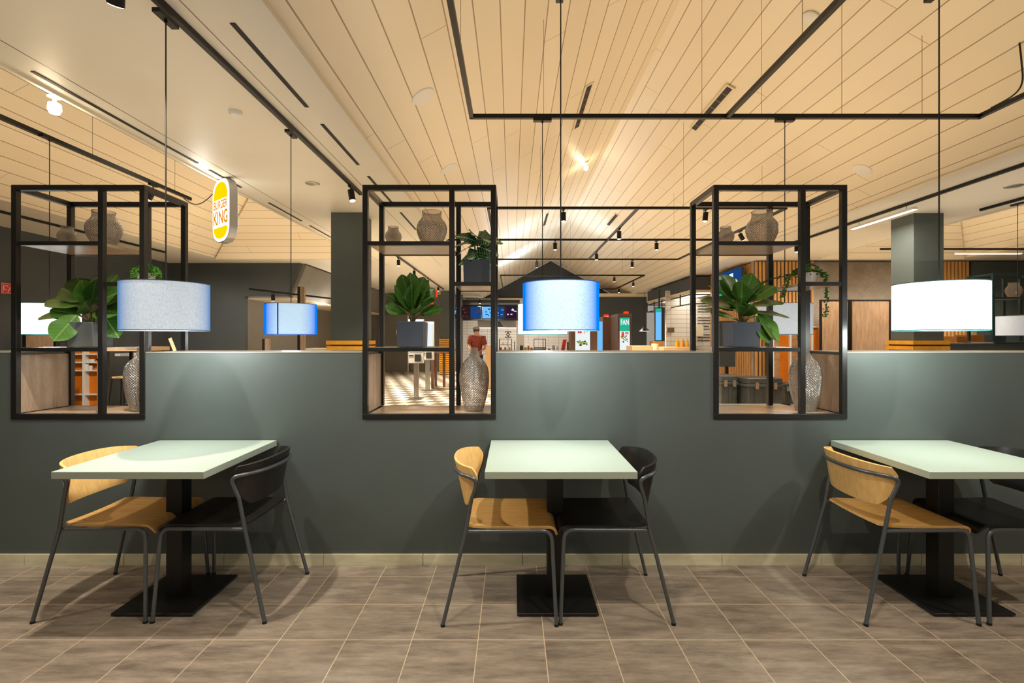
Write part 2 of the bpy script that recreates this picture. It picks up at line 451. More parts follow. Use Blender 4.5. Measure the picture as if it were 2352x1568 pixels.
# flat soffits beside the gable and their edge fascias
sl = MB().box(-3.28, XL, YB, 26, ZE, ZE+.06); struct(sl.obj('ceiling', 'soffit'))
struct(MB().box(XR, 6.7, YB, 26, ZE, ZE+.06).obj('ceiling', 'soffit'))
struct(MB().box(-1.46, XL+.02, YB, YG, ZE-.03, ZE-.001).obj('trim_1', 'soffit'))
struct(MB().box(XR-.02, XR+.14, YB, YG, ZE-.03, ZE-.001).obj('trim_2', 'soffit'))
struct(MB().box(-3.29, -3.26, YB, 11, ZE-.02, ZE+.2).obj('trim_3', 'soffit'))
struct(MB().box(6.69, 6.72, YB, 11, ZE-.02, ZE+.2).obj('trim_4', 'soffit'))
def bay(x0, x1, yb, soff0, soff1):
    xr = (x0+x1)/2; zr = ZE+SL*(xr-x0); ya = yb-(xr-x0)
    struct(MB().slab([(x0, YB, ZE), (x0, yb, ZE), (xr, ya, zr), (xr, YB, zr)][::-1], .05).obj('ceiling', 'planks_y'))
    struct(MB().slab([(xr, YB, zr), (xr, ya, zr), (x1, yb, ZE), (x1, YB, ZE)][::-1], .05).obj('ceiling', 'planks_y'))
    struct(MB().slab([(x0, yb, ZE), (x1, yb, ZE), (xr, ya, zr)], .05).obj('ceiling', 'planks_x'))
    struct(MB().box(soff0, soff1, YB, 26, ZE, ZE+.06).obj('ceiling', 'soffit'))
    struct(MB().box(x0, x1, yb, 26, ZE, ZE+.06).obj('ceiling', 'soffit'))
bay(-6.5, -3.28, 10.8, -8.3, -6.5)
bay(6.7, 9.9, 10.8, 9.9, 12)
# gable wall and kitchen room beyond it
struct(MB().prism([(XL, ZE-.02), (XR, ZE-.02), (RX, ZR-.02)], 'y', YG, YG+.1).obj('wall_back', 'wall_dark'))
struct(MB().box(-2.6, 5.2, 21.5, 21.7, 2.98, 3.1).obj('trim_5', 'cream'))
struct(MB().box(-4.9, 5.5, 24.2, 24.3, 0, 3.12).obj('wall_back', 'white_tiles'))
struct(MB().box(-4.9, 5.5, YG+.05, 24.2, 3.05, 3.12).obj('ceiling', 'white_paint'))
# left side
struct(MB().box(-8.14, -8.04, YB, 11.6, 0, ZE).obj('wall_left', 'wall_dark'))
w = MB(); YW = 11.55; zo = 2.34
xa = PXx(563, YW); xb = PXx(690, YW); xc = PXx(658, YW)
w.box(-8.04, xa, YW, YW+.12, 0, ZE)
w.prism([(xa, zo), (xc, zo), (xb, ZE), (xa, ZE)], 'y', YW, YW+.12)
struct(w.obj('wall_left_back', 'wall_dark'))
w = MB().slab([(xb, YW+.12, ZE), (xc, YW+.12, zo), (xc, 20, zo), (xb, 20, ZE)], .1)
struct(w.obj('wall_left_side', 'wall_grey'))
struct(MB().box(xa-.1, xc+.1, YW+.12, 20, zo-.06, zo-.01).obj('ceiling', 'cream'))
struct(MB().box(xa-.1, -2.0, 20, 20.1, 0, ZE).obj('wall_left_recess', 'wall_grey'))
struct(MB().box(xa-.15, xa, YW+.12, 20, 0, zo).obj('wall_left_recess', 'wall_grey'))
# right side
YRB = 11.2
struct(MB().box(PXx(1735, YRB), 12, YRB+.08, YRB+.2, 0, ZE).obj('wall_right_back', 'concrete'))
struct(MB().box(PXx(2230, YRB), 12, YRB-.02, YRB+.07, 0, ZE).obj('wall_right_back', 'wall_paint'))
xs = PXx(1735, YRB)
struct(MB().box(xs+.06, xs+.15, YRB+.21, 13.5, 0, ZE).obj('wall_right_side', 'wall_dark'))
struct(MB().box(11.9, 12, YB, 11.3, 0, ZE).obj('wall_right', 'wall_dark'))
struct(MB().box(3.3, 5.3, 19.4, 19.5, 0, 3.0).obj('wall_back_right', 'wall_dark'))
struct(MB().box(4.85, 7.2, 15.5, 15.6, 0, 2.85).obj('wall_tiled', 'white_tiles'))
struct(MB().box(3.3, 5.4, 19.2, 21.6, 2.98, 3.1).obj('trim_6', 'cream'))
# partition with three openings
FX = [-3.002, -.8965, 1.2092]; FW = .80; YP0, YP1 = 2.96, 3.33; ZN = .876; ZT = 1.278
w = MB(); w.box(-6.5, 8.2, YP0, YP1, 0, ZN)
xx = -6.5
for fx in FX: w.box(xx, fx, YP0, YP1, ZN, ZT-.005); xx = fx+FW
w.box(xx, 8.2, YP0, YP1, ZN, ZT-.005)
struct(w.obj('wall_partition', 'wall_paint'))
xx = -6.5; k = 7
for fx in FX+[8.2]:
    struct(MB().box(xx+.002, fx-.002, YP0-.002, YP1+.002, ZT-.005, ZT).obj('trim_%d' % k, 'cap_laminate', bevel=.001)); k += 1; xx = fx+FW
w = MB(); x = -6.5; i = 0
while x < 8.2:
    w.box(x+.001, min(8.2, x+.596)-.001, YP0-.011, YP0-.0005, 0, .068); x += .5968
struct(w.obj('baseboard_partition', 'skirt', bevel=.001))
struct(MB().box(6.1, 11.8, 6.99, 7.3, 0, 1.275).obj('wall_partition_right', 'wall_paint'))
struct(MB().box(6.1, 11.8, 6.98, 7.31, 1.275, 1.29).obj('trim_11', 'blue_grey_top'))

# ------------------------------------------------------------------ shelf frames
T = .031
def shelf_frame(x0, y0, label, mat='black_metal', full=True):
    r = empty('shelf_frame', (x0, y0, 0), label, 'shelf frame', 'open steel shelf frames set in the partition')
    D = .40; ZB, ZTP = .876, 2.28; xm = .520
    lo = ZB if full else 1.29
    def post(x, y): MB().box(x, x+T, y, y+T, lo+T, ZTP-T).obj('post', mat, r, bevel=.0015)
    for x in (0, xm, FW-T):
        post(x, 0); post(x, D-T)
    m = MB()
    for y in (0, D-T): m.box(0, FW, y, y+T, ZTP-T, ZTP)
    for x in (0, FW-T): m.box(x, x+T, T, D-T, ZTP-T, ZTP)
    m.obj('top_rail', mat, r, bevel=.0015)
    if full:
        MB().box(0, FW, 0, T, ZB, ZB+T).obj('bottom_rail', mat, r, bevel=.0015); MB().box(0, FW, D-T, D, ZB, ZB+T-.004).obj('bottom_rail', mat, r, bevel=.0015)
    def shelf(xa, xb, zt, nm):
        for y in (0, D-T): MB().box(xa, xb, y+.002, y+T-.002, zt-.024, zt).obj('shelf_rail', mat, r, bevel=.001)
        MB().box(xa, xb, T, D-T, zt-.020, zt-.001).obj('shelf_board', 'niche_board', r)
    shelf(T, xm, 1.942, 1); shelf(xm+T, FW-T, 1.699, 2); shelf(T, xm, 1.305, 3)
    if full:
        MB().box(T, FW-T, T, D-T, ZB+.004, ZB+T-.003).obj('base_board', 'niche_board', r)
        for x in (T*.1, FW-T*.5):
            MB().box(x, x+.012, T, D-T, ZB+T, ZT-.02).obj('side_panel', 'niche_wood', r)
    return r
fl = shelf_frame(FX[0], 2.952, 'black steel shelf frame in the partition behind the left table')
fm = shelf_frame(FX[1], 2.952, 'black steel shelf frame between the grey and the bright blue lampshades')
fr_ = shelf_frame(FX[2], 2.952, 'black steel shelf frame between the bright blue and the big white lampshades')
f4 = shelf_frame(6.8, 6.97, 'dark teal lit shelf frame far back at the right edge', 'teal_frame', False)

# ------------------------------------------------------------------ tables
def table(cx, y0, label, depth=.70, group='square mint tables'):
    r = empty('dining_table', (cx, y0+depth/2, 0), label, 'table', group)
    MB().box(-.35, .35, -depth/2, depth/2, .716, .75).obj('tabletop', 'table_mint', r, bevel=.002)
    MB().box(-.041, .041, -.041, .041, .012, .716).obj('column', 'pedestal_black', r, bevel=.003)
    MB().box(-.20, .20, -.20, .20, .006, .018).obj('base_plate', 'pedestal_black', r, bevel=.003)
    for sx in (-1, 1):
        for sy in (-1, 1): MB().cyl((sx*.18, sy*.18), .012, 0, .007, 12).obj('foot', 'rubber', r)
    MB().box(-.16, .16, -.16, .16, .708, .7165).obj('mounting_plate', 'black_metal', r)
    return r
t1 = table(-1.76, 2.255, 'mint square table under the grey lampshade at the left')
t2 = table(.225, 2.255, 'mint square table in the middle under the bright blue lampshade')
t3 = table(2.261, 2.255, 'mint square table at the right, cut by the picture edge')
bk = 'mint tables on the far side of the partition'
t4 = table(-1.83, 3.86, 'mint tabletop glimpsed through the left shelf opening behind the partition', group=bk)
t6 = table(2.15, 3.9, 'mint tabletop seen through the right shelf opening behind the partition', group=bk)

# ------------------------------------------------------------------ chairs
def chair(loc, rz, wood, label):
    r = empty('dining_chair', loc, label, 'chair', ('oak' if wood else 'black')+' plywood chairs with steel tube legs', rz)
    tm = 'chair_tube'; R = .0095
    def seat(u, v):
        y = (v-.5)*.412
        L = u*.475
        e = (abs(v-.5)*2)
        if L < .40: x = -.200+L; z = .4515+.006*max(0, 1-L/.2)**2*e*e-.010*math.sin(PI*min(1, L/.38))*(1-e*e)
        else:
            a = min(1, (L-.40)/.055)*PI*.40; x = .200+.036*math.sin(a)-.0; z = .4515-.036*(1-math.cos(a))-(max(0, L-.455))*.95
            x += max(0, L-.455)*.25
        # soft rear corners
        if L < .05: y *= .90+.10*math.sin(PI/2*L/.05)
        if L > .42: y *= 1-.10*((L-.42)/.055)**2
        return (x, y, z)
    MB().sheet(seat, 26, 14, .011).obj('seat', 'oak' if wood else 'black_plywood', r)
    def back(u, v):
        # v 0 bottom..1 top, u across
        W = [.62, .80, .88, .94, .98, 1.0, .985, .90]
        q = v*(len(W)-1); i = min(len(W)-2, int(q)); w = W[i]+(W[i+1]-W[i])*(q-i)
        s = (u*2-1)*w; a = abs(s)
        xc = -.228-.052*v
        x = xc + .130*a**2.3*(.55+.45*v)+.01
        y = .236*math.sin(s*1.40)/math.sin(1.40)*(1-.06*(1-v))
        z = .545+.215*v - .020*a*a*v+.012*a*a*(1-v)
        return (x, y, z)
    MB().sheet(back, 28, 12, .012).obj('backrest', 'oak_back' if wood else 'black_plywood', r)
    for s in (-1, 1):
        foot = (.232, s*.243, .008); bend = (.212, s*.214, .440)
        pts = fillet([foot, bend, (-.196, s*.214, .436)], .05)
        n = 8
        lg = MB().tube(pts[:n], R).obj('leg', tm, r)
        MB().cyl((.2325, s*.2435), .0106, 0, .011, 12).obj('foot_cap', 'rubber', lg)
        MB().tube(pts[n-1:], R).obj('seat_rail', tm, r)
        p2 = [(-.305, s*.246, .008), (-.198, s*.222, .440), (-.172, s*.226, .590)]
        rl = MB().tube(p2, R).obj('leg', tm, r)
        MB().cyl((-.305, s*.246), .0106, 0, .011, 12).obj('foot_cap', 'rubber', rl)
    half = [(-.172, -.226, .590), (-.150, -.238, .660), (-.152, -.243, .685), (-.172, -.239, .700), (-.226, -.190, .706), (-.263, -.100, .707), (-.274, 0, .708)]
    full = half+[(x, -y, z) for x, y, z in reversed(half[:-1])]
    MB().tube(crspline(full, 6), R).obj('back_rail', tm, r)
    m = MB()
    m.tube([(-.10, -.214, .441), (-.10, 0, .436), (-.10, .214, .441)], .007, 8); m.tube([(.12, -.214, .441), (.12, 0, .436), (.12, .214, .441)], .007, 8)
    m.obj('cross_rail', tm, r)
    return r
chair((-1.985, 2.60, 0), 0, True, 'oak chair at the left end of the left table, backrest showing above the tabletop')
chair((-1.487, 2.60, 0), PI, False, 'black chair at the right side of the left table under the grey lampshade')
chair((-.022, 2.575, 0), 0, True, 'oak chair at the left side of the middle table')
chair((.463, 2.586, 0), PI, False, 'black chair at the right side of the middle table')
chair((1.981, 2.58, 0), 0, True, 'oak chair pushed under the right table, its back turned to us')
chair((2.500, 2.585, 0), PI, False, 'black chair cut off by the right picture edge')

# ------------------------------------------------------------------ pendant lamps
def pendant(x, y, z0, ztop, shade, rim, label, seam=None, group=None, r0=.20, hh=.25, cross=False):
    r = empty('pendant_lamp', (x, y, z0), label, 'lamp', group)
    m = MB(); m.lathe([(r0, 0), (r0, hh)], 64); m.lathe([(r0-.002, hh), (r0-.002, 0)], 64)
    m.obj('lamp_shade', shade, r, fix=False)
    for z in (0, hh-.004):
        m = MB(); m.lathe([(r0+.0012, z), (r0+.0012, z+.004), (r0-.003, z+.004), (r0-.003, z), (r0+.0012, z)], 64)
        m.obj('shade_ring', rim, r, fix=False)
    MB().cyl((0, 0), r0-.006, .006, .010, 48).obj('diffuser', 'lamp_white', r)
    if seam is not None:
        a = seam; m = MB(); m.bar((r0*1.003*math.cos(a), r0*1.003*math.sin(a), .003), (r0*1.003*math.cos(a), r0*1.003*math.sin(a), hh-.003), .010, .003, up=(math.cos(a), math.sin(a), 0))
        m.obj('shade_seam', 'shade_rim_blue', r)
    m = MB()
    for k in range(3):
        a = k*2*PI/3+.4; m.tube([(0, 0, hh-.01), ((r0-.002)*math.cos(a), (r0-.002)*math.sin(a), hh-.01)], .0025, 6)
    m.cyl((0, 0), .018, hh-.08, hh-.005, 12); m.obj('spider', 'black_metal', r)
    MB().lathe([(0, .07), (.02, .075), (.034, .10), (.030, .13), (.016, .17), (0, .171)], 16).obj('bulb', 'lamp_white', r)
    MB().tube([(0, 0, hh-.01), (0, 0, ztop-z0)], .0035, 8).obj('cord', 'cord_black', r)
    m = MB(); m.box(*((-.075, .075, -.02, .02) if cross else (-.02, .02, -.075, .075)), 0, .022); m.cyl((0, 0), .008, -.012, 0, 10)
    m.obj('track_adapter', 'track_black', r, loc=(0, 0, ztop-z0-.01))
    return r
frontg = 'drum lamps over the front tables'; backg = 'drum lamps behind the partition'
ZS1, ZS2 = 1.400, 1.390
pendant(-1.826, 2.6, ZS1, 3.045, 'shade_grey', 'shade_rim', 'grey-blue fabric drum lamp hanging over the left table', None, frontg)
pendant(.257, 2.6, ZS1, 3.188, 'shade_blue', 'shade_rim_blue', 'large bright blue drum lamp hanging over the middle table', None, frontg)
pendant(2.253, 2.6, ZS1, 3.188, 'shade_white', 'shade_rim_teal', 'big glaring white drum lamp over the right table', None, frontg)
pendant(-1.825, 4.07, ZS2, 3.045, 'shade_blue', 'shade_rim_blue', 'small blue drum lamp with a seam, left of the dark column', -PI/2-.22+.43-.28, backg)
pendant(.250, 4.05, ZS2, 3.15, 'shade_white', 'shade_rim_teal', 'white drum lamp mostly hidden behind the large bright blue one', None, backg, cross=True)
pendant(-3.80, 4.05, ZS2, 3.0, 'shade_white', 'shade_rim_teal', 'white drum lamp behind the fig plant in the left shelf frame', None, backg)
pendant(2.242, 4.05, ZS2, 3.15, 'shade_dim', 'shade_rim', 'pale unlit drum lamp behind the fig plant in the right frame', None, backg, cross=True)
pendant(6.36, 6.2, ZS2, 3.045, 'shade_dim', 'shade_rim', 'pale drum lamp at the far right picture edge in front of the teal frame', -PI/2-.35, backg)

# ------------------------------------------------------------------ tracks
def track(name_label, segs, z, wires=(), w=.034, ceiling_fixed=False):
    r = empty('lighting_track', segs[0][0]+(z,), name_label, 'track', 'black lighting tracks')
    o = Vector(segs[0][0]+(z,))
    for a, b in segs:
        MB().bar(Vector((*a, z+.016))-o, Vector((*b, z+.016))-o, w, .034).obj('rail', 'track_black', r)
    for (x, y) in wires:
        MB().tube([Vector((x, y, z+.03))-o, Vector((x, y, zceil(x)+.01 if x > XL else ZE+SL*max(0, min(x+6.5, -3.28-x))))-o], .0018, 6).obj('suspension_wire', 'wire_grey', r)
    return r
ZTk = 3.165
track('soffit track carrying the grey drum lamp cord', [((-1.826, -1.5), (-1.826, 5.95))], 3.085)
track('wire-hung track at the upper left carrying the white lamp cord', [((-3.83, -.5), (-3.83, 5.87))], 3.0, [(-3.83, 3.2), (-3.83, 4.5), (-3.83, 5.6)])
track('far left track low along the dark wall', [((-7.04, 3), (-7.04, 10.0))], 3.085)
lx, rx = -.333, 3.84; mx = 1.767
track('front ceiling track loop carrying the middle lamp cords',
      [((lx, -1.5), (lx, 4.05)), ((lx-.017, 4.05), (rx+.017, 4.05)), ((rx, -1.5), (rx, 4.05)), ((mx, -1.5), (mx, 4.05)), ((lx, 2.6), (rx, 2.6))], ZTk,
      [(lx, 1.6), (lx, 3.2), (.26, 4.05), (1.56, 4.05), (2.05, 4.05), (2.71, 4.05), (3.37, 4.05), (mx, 3.0), (rx, 3.4)])
track('middle ceiling track loop above the shelf frames',
      [((lx, 6.9), (rx, 6.9)), ((lx, 6.9), (lx, 11.4)), ((rx, 6.9), (rx, 11.4)), ((lx, 11.4), (rx, 11.4)), ((mx, 6.9), (mx, 11.4)), ((lx-1, 9.13), (rx, 9.13))], ZTk,
      [(.4, 6.9), (2.4, 6.9), (3.5, 6.9), (.9, 9.13), (3, 9.13), (.6, 11.4), (2.8, 11.4)])
track('farthest ceiling track loop in front of the gable',
      [((lx, 14.3), (rx, 14.3)), ((rx, 14.3), (rx, 18.3)), ((2.6, 18.3), (rx, 18.3)), ((lx, 14.3), (lx, 18.3))], ZTk, [(.3, 14.3), (1.7, 14.3), (3.2, 14.3)])
track('soffit track above the dark left column running to the kitchen', [((-2.44, 10.2), (-2.44, 17.6))], 3.085)
track('long soffit track on the right above the linear light', [((5.14, -1), (5.14, 9.0))], 3.085)
track('short soffit track near the right picture edge', [((6.37, 1), (6.37, 6.7))], 3.085)
track('crosswise track behind the right column', [((7.1, 9.5), (11.5, 9.5))], 3.06)
track('short track low over the kitchen menu boards', [((-1.9, 20), (-.7, 20))], 2.93)
track('track over the ordering recess at the left', [((-4.95, 9.3), (-3.9, 12.6))], 2.27)

def spot(x, y, z, label, tilt=(0, 0), s=1.0):
    r = empty('track_spotlight', (x, y, z), label, 'spotlight', 'black cylinder spotlights on the tracks')
    MB().box(-.016, .016, -.055, .055, -.018, .004).obj('adapter', 'track_black', r)
    m = MB(); m.tube([(0, 0, -.014), (0, 0, -.045)], .006, 8); m.obj('arm', 'track_black', r)
    mt = Euler((tilt[0], tilt[1], 0)).to_matrix().to_4x4()
    c = MB().cyl((0, 0), .036, -.115, .010, 24).obj('can', 'track_black', r); c.matrix_local = Matrix.Translation((0, 0, -.055)) @ mt
    MB().cyl((0, 0), .031, -.119, -.114, 20).obj('lens', 'lens_white', c)
    return r
SP = [(-1.83, 2.28, 3.085, 'spotlight cropped by the top edge at the upper left', (.5, .5)),
      (-1.83, 5.6, 3.085, 'spotlight at the end of the soffit track by the dark column', (-.12, -.2)),
      (-3.83, 5.26, 3.0, 'spotlight on the wire-hung track above the left shelf frame', (0, .5)),
      (PXx(1294, 6.9), 6.9, ZTk, 'spotlight above the bright blue lamp on the nearest cross rail', (0, 0)),
      (PXx(1621, 6.9), 6.9, ZTk, 'spotlight seen through the upper left of the right frame', (0, .1)),
      (mx, 8.13, ZTk, 'front spotlight on the rail running back right of the blue lamp', (0, 0)),
      (mx, 10.3, ZTk, 'rear spotlight on the rail running back right of the blue lamp', (0, 0)),
      (rx, 8.3, ZTk, 'tilted spotlight beside the large vase in the right frame', (0, -.5)),
      (5.14, 8.9, 3.085, 'spotlight under the top shelf of the right frame', (0, 0)),
      (PXx(1275, 9.13), 9.13, ZTk, 'left spotlight on the second cross rail', (0, 0)),
      (PXx(1508, 9.13), 9.13, ZTk, 'right spotlight on the second cross rail', (0, 0)),
      (PXx(1233, 11.4), 11.4, ZTk, 'spotlight in front of the gable, left of the lamp cord', (.5, 0)),
      (PXx(1452, 11.4), 11.4, ZTk, 'spotlight on the third cross rail near its right end', (0, 0)),
      (PXx(1411, 14.3), 14.3, ZTk, 'spotlight on the farthest cross rail', (0, 0)),
      (rx, 15.6, ZTk, 'first spotlight on the farthest rail running back', (0, 0)),
      (rx, 17.7, ZTk, 'second spotlight on the farthest rail running back', (0, 0)),
      (-2.44, 10.6, 3.085, 'nearest of four spotlights seen above the fig plant', (0, 0)),
      (-2.44, 12.3, 3.085, 'second of four spotlights seen above the fig plant', (0, 0)),
      (-2.44, 14.3, 3.085, 'third of four spotlights seen above the fig plant', (0, 0)),
      (-2.44, 16.3, 3.085, 'farthest of four spotlights seen above the fig plant', (0, 0)),
      (-1.3, 20, 2.93, 'left small spotlight over the menu boards', (0, 0)),
      (-.78, 20, 2.93, 'right small spotlight over the menu boards', (0, 0)),
      (-4.75, 9.8, 2.27, 'spotlight hanging just above the small blue lamp', (0, 0))]
for x, y, z, l, tl in SP: spot(x, y, z, l, tl)

fc = crspline([(3.84, 3.95, ZTk+.04), (3.84, 3.78, ZTk+.055), (3.84, 3.71, ZTk+.12), (3.835, 3.71, ZTk+.28), (3.83, 3.72, zceil(3.83))], 6)
tag(MB().tube(fc, .006, 6).obj('power_cable', 'cord_black'), 'black feed cable looping down to the track at the upper right edge', 'cable')
# linear lights
def linlight(a, b, label):
    a, b = Vector(a), Vector(b)
    r = empty('linear_light', a, label, 'linear light', 'glowing linear lights on the right')
    MB().bar((0, 0, 0), b-a, .06, .03).obj('housing', 'white_plastic', r)
    for q in (.12, .88): MB().tube([(b-a)*q, (b-a)*q+Vector((0, 0, ZE-a.z))], .006, 6).obj('hanger', 'white_plastic', r)
    MB().bar(Vector((0, 0, -.018)), b-a-Vector((0, 0, .018)), .05, .008).obj('tube', 'linear_glow', r)
linlight((5.18, 6.33, 3.03), (5.18, 7.5, 3.03), 'slanting bright linear light under the right soffit track')
linlight((PXx(2195, 9.5), 9.5, 3.0), (PXx(2345, 9.5), 9.5, 3.0), 'level bright linear light behind the right column')

# ceiling fittings
def on_slope(px, py):
    dx, dz = (px-CX)/F, (HY-py)/F
    # left slope z=ZE+SL(x-XL); right z=ZE+SL(XR-x)
    y = (ZE-SL*XL-H)/(dz-SL*dx)
    if dx*y > RX or y < 0: y = (ZE+SL*XR-H)/(dz+SL*dx)
    return Vector((dx*y, y, H+dz*y))
def vent(px0, py0, px1, py1, label):
    a = on_slope(px0, py0); b = on_slope(px1, py1); x = (a.x+b.x)/2; L = abs(b.y-a.y)
    s = 1 if x < RX else -1
    r = empty('ceiling_vent', (x, (a.y+b.y)/2, zceil(x)-.001), label, 'vent', 'dark slot vents in the planked ceiling')
    r.rotation_euler = (0, -s*math.atan(SL), 0)
    m = MB(); m.box(-.06, .06, -L/2, L/2, -.012, 0); m.obj('frame', 'cream', r)
    m = MB(); m.box(-.035, .035, -L/2+.03, L/2-.03, -.014, -.008); m.obj('slot', 'dark_slot', r)
    m = MB(); n = int(L/.045)
    for i in range(n):
        if i % 4 == 3: y = -L/2+.04+i*(L-.08)/n; m.box(-.035, .035, y, y+.012, -.016, -.013)
    m.obj('grille', 'wire_grey', r)
vent(1357, 190, 1320, 295, 'slot vent in the ceiling left of the ridge near the top')
vent(1680, 197, 1592, 297, 'wide slot vent crossed by the track near the ridge')
vent(1258, 488, 1248, 518, 'small slot vent beside the upper lamp cord above the blue lamp')
vent(1418, 492, 1396, 516, 'small slot vent right of the ridge far back')
# slot diffusers on the left soffit
def slots(xp, ys, base, w=.03):
    r0 = None
    for i, (ya, yb) in enumerate(ys):
        o = MB().box(-w/2, w/2, -(yb-ya)/2, (yb-ya)/2, -.004, .002).obj('slot_diffuser', 'dark_slot', None, loc=(xp, (ya+yb)/2, ZE-.001))
        tag(o, base % ['nearest', 'second', 'third', 'fourth', 'fifth', 'farthest'][i], 'air slot', 'dark air slots along the soffit')
slots(-1.56, [(1.0, 2.45), (2.75, 3.75), (4.05, 5.0), (5.35, 6.4), (6.9, 8.0)], '%s dark air slot along the soffit above the dark column')
slots(-3.16, [(1.2, 2.9), (3.25, 4.95), (5.15, 5.75), (6.4, 7.4), (7.7, 8.6), (8.9, 9.8)], '%s dark air slot along the outer soffit edge by the hanging sign')
def seam(x): return struct(MB().box(x-.003, x+.003, YB, 12, ZE-.0015, ZE).obj('trim_12', 'wire_grey'))
seam(-1.78+.05); seam(-3.02)
def disc(px, py, mat, label, r=.06, h=.02, nm='smoke_detector', cat='detector', slope=False):
    if slope: p = on_slope(px, py); s = 1 if p.x < RX else -1; rot = (0, -s*math.atan(SL), 0)
    else:
        y = (ZE-H)*F/(HY-py); p = Vector((PXx(px, y), y, ZE)); rot = (0, 0, 0)
    o = MB().lathe([(0, -h), (r*.7, -h), (r*.95, -h*.6), (r, 0), (0, 0)], 28).obj(nm, mat, None)
    o.location = p; o.rotation_euler = rot; tag(o, label, cat); return o
disc(541, 256, 'white_plastic', 'small white smoke detector on the left soffit', .05, .03)
disc(718, 421, 'steel', 'round grey ceiling speaker on the left soffit', .08, .012, 'ceiling_speaker', 'speaker')
disc(2328, 427, 'steel', 'round ceiling speaker on the right soffit', .09, .012, 'ceiling_speaker', 'speaker')
disc(972, 221, 'white_plastic', 'large flat white disc on the left ceiling slope', .11, .012, 'ceiling_speaker', 'speaker', True)
disc(1030, 387, 'white_plastic', 'flat white disc on the left slope further back', .11, .012, 'ceiling_speaker', 'speaker', True)
disc(1980, 390, 'white_plastic', 'flat white disc on the right ceiling slope', .11, .012, 'ceiling_speaker', 'speaker', True)
disc(1862, 42, 'white_plastic', 'white disc beside the slanting rail at the top right', .08, .02, 'smoke_detector', 'detector', True)
# emergency lamps
def emerg(x, y, z, label):
    r = empty('emergency_light', (x, y, z), label, 'lamp', 'bare glowing ceiling lights')
    MB().cyl((0, 0), .045, -.03, .0, 20).obj('base', 'white_plastic', r)
    MB().cyl((0, 0), .012, -.07, -.03, 12).obj('stem', 'white_plastic', r)
    MB().lathe([(0, -.155), (.03, -.15), (.042, -.12), (.038, -.08), (.02, -.07), (0, -.07)], 20).obj('bulb', 'emergency_glow', r)
yR = (ZR-H)*F/(776-372)
emerg(RX-.35, 9.0, zceil(RX-.35), 'bare glowing lamp on the ceiling near the ridge')
emerg(-3.36, 3.62, ZE+.04, 'bare glowing lamp at the outer soffit edge, upper left')

# ------------------------------------------------------------------ hanging sign
def rrect(w, h, r, n=8):
    pts = []
    for cx, cz, a0 in ((w/2-r, h/2-r, 0), (-w/2+r, h/2-r, PI/2), (-w/2+r, -h/2+r, PI), (w/2-r, -h/2+r, 1.5*PI)):
        for k in range(n+1): a = a0+PI/2*k/n; pts.append((cx+r*math.cos(a), cz+r*math.sin(a)))
    return pts
def rescale_poly(p, k, dz=0): return [(a*k, b*k+dz) for a, b in p]
sg = empty('hanging_sign', (-3.20, 5.42, 2.765), 'white light box sign with yellow bun shapes and orange letters', 'sign')
sg.rotation_euler = (0, 0, math.radians(-37.7))
W_, H_ = .43, .70
MB().prism(rrect(W_, H_, .17), 'y', 0, .085).obj('sign_body', 'alu', sg, bevel=.004)
MB().prism(rrect(W_-.02, H_-.02, .165), 'y', -.004, 0).obj('sign_face', 'sign_white', sg)
MB().prism(rrect(W_-.02, H_-.02, .165), 'y', .085, .089).obj('sign_face', 'sign_white', sg)
top = [p for p in rrect(W_-.07, H_-.07, .15) if p[1] > .17]
def bun(sgn, z0):
    w = (W_-.09)/2; pts = [(-w, z0), (w, z0)]
    top_z = sgn*(H_/2-.04); n = 16
    for k in range(n+1):
        a = PI*k/n; pts.append((w*math.cos(a)*(1 if abs(math.cos(a)) < .999 else 1), z0+(top_z-z0)*math.sin(a)**.75))
    return pts
MB().prism(bun(1, .125), 'y', -.007, -.0035).obj('bun_top', 'sign_yellow', sg)
MB().prism(bun(-1, -.185), 'y', -.007, -.0035).obj('bun_bottom', 'sign_yellow', sg)
def fit_text(name, body, w, h, mat, par, x, y, z, bold=.02):
    o = text_mesh(name, body, 1.0, mat, par, Matrix.Identity(4), .01, bold)
    xs_ = [v.co.x for v in o.data.vertices]; ys_ = [v.co.y for v in o.data.vertices]
    cx0 = (min(xs_)+max(xs_))/2; cy0 = (min(ys_)+max(ys_))/2
    o.data.transform(Matrix.Diagonal((w/(max(xs_)-min(xs_)), h/(max(ys_)-min(ys_)), .1, 1)) @ Matrix.Translation((-cx0, -cy0, 0)))
    o.matrix_local = Matrix.Translation((x, y, z)) @ UP; return o
fit_text('lettering', 'BURGER', .345, .092, 'sign_orange', sg, 0, -.006, .065, .018)
fit_text('lettering', 'KING', .355, .150, 'sign_orange', sg, 0, -.006, -.078, .018)
MB().tube([(0, .05, H_/2), (0, .05, ZE-2.765)], .012, 10).obj('bracket', 'alu', sg)
p0 = Vector((-3.83, 5.75, 2.99)); p1 = Vector((-3.33, 5.48, 2.96))
cb = [p0.lerp(p1, t)-Vector((0, 0, .09*math.sin(PI*t))) for t in [i/12 for i in range(13)]]
tag(MB().tube(cb, .005, 6).obj('power_cable', 'cord_black'), 'black cable sagging between the left track and the hanging sign', 'cable')

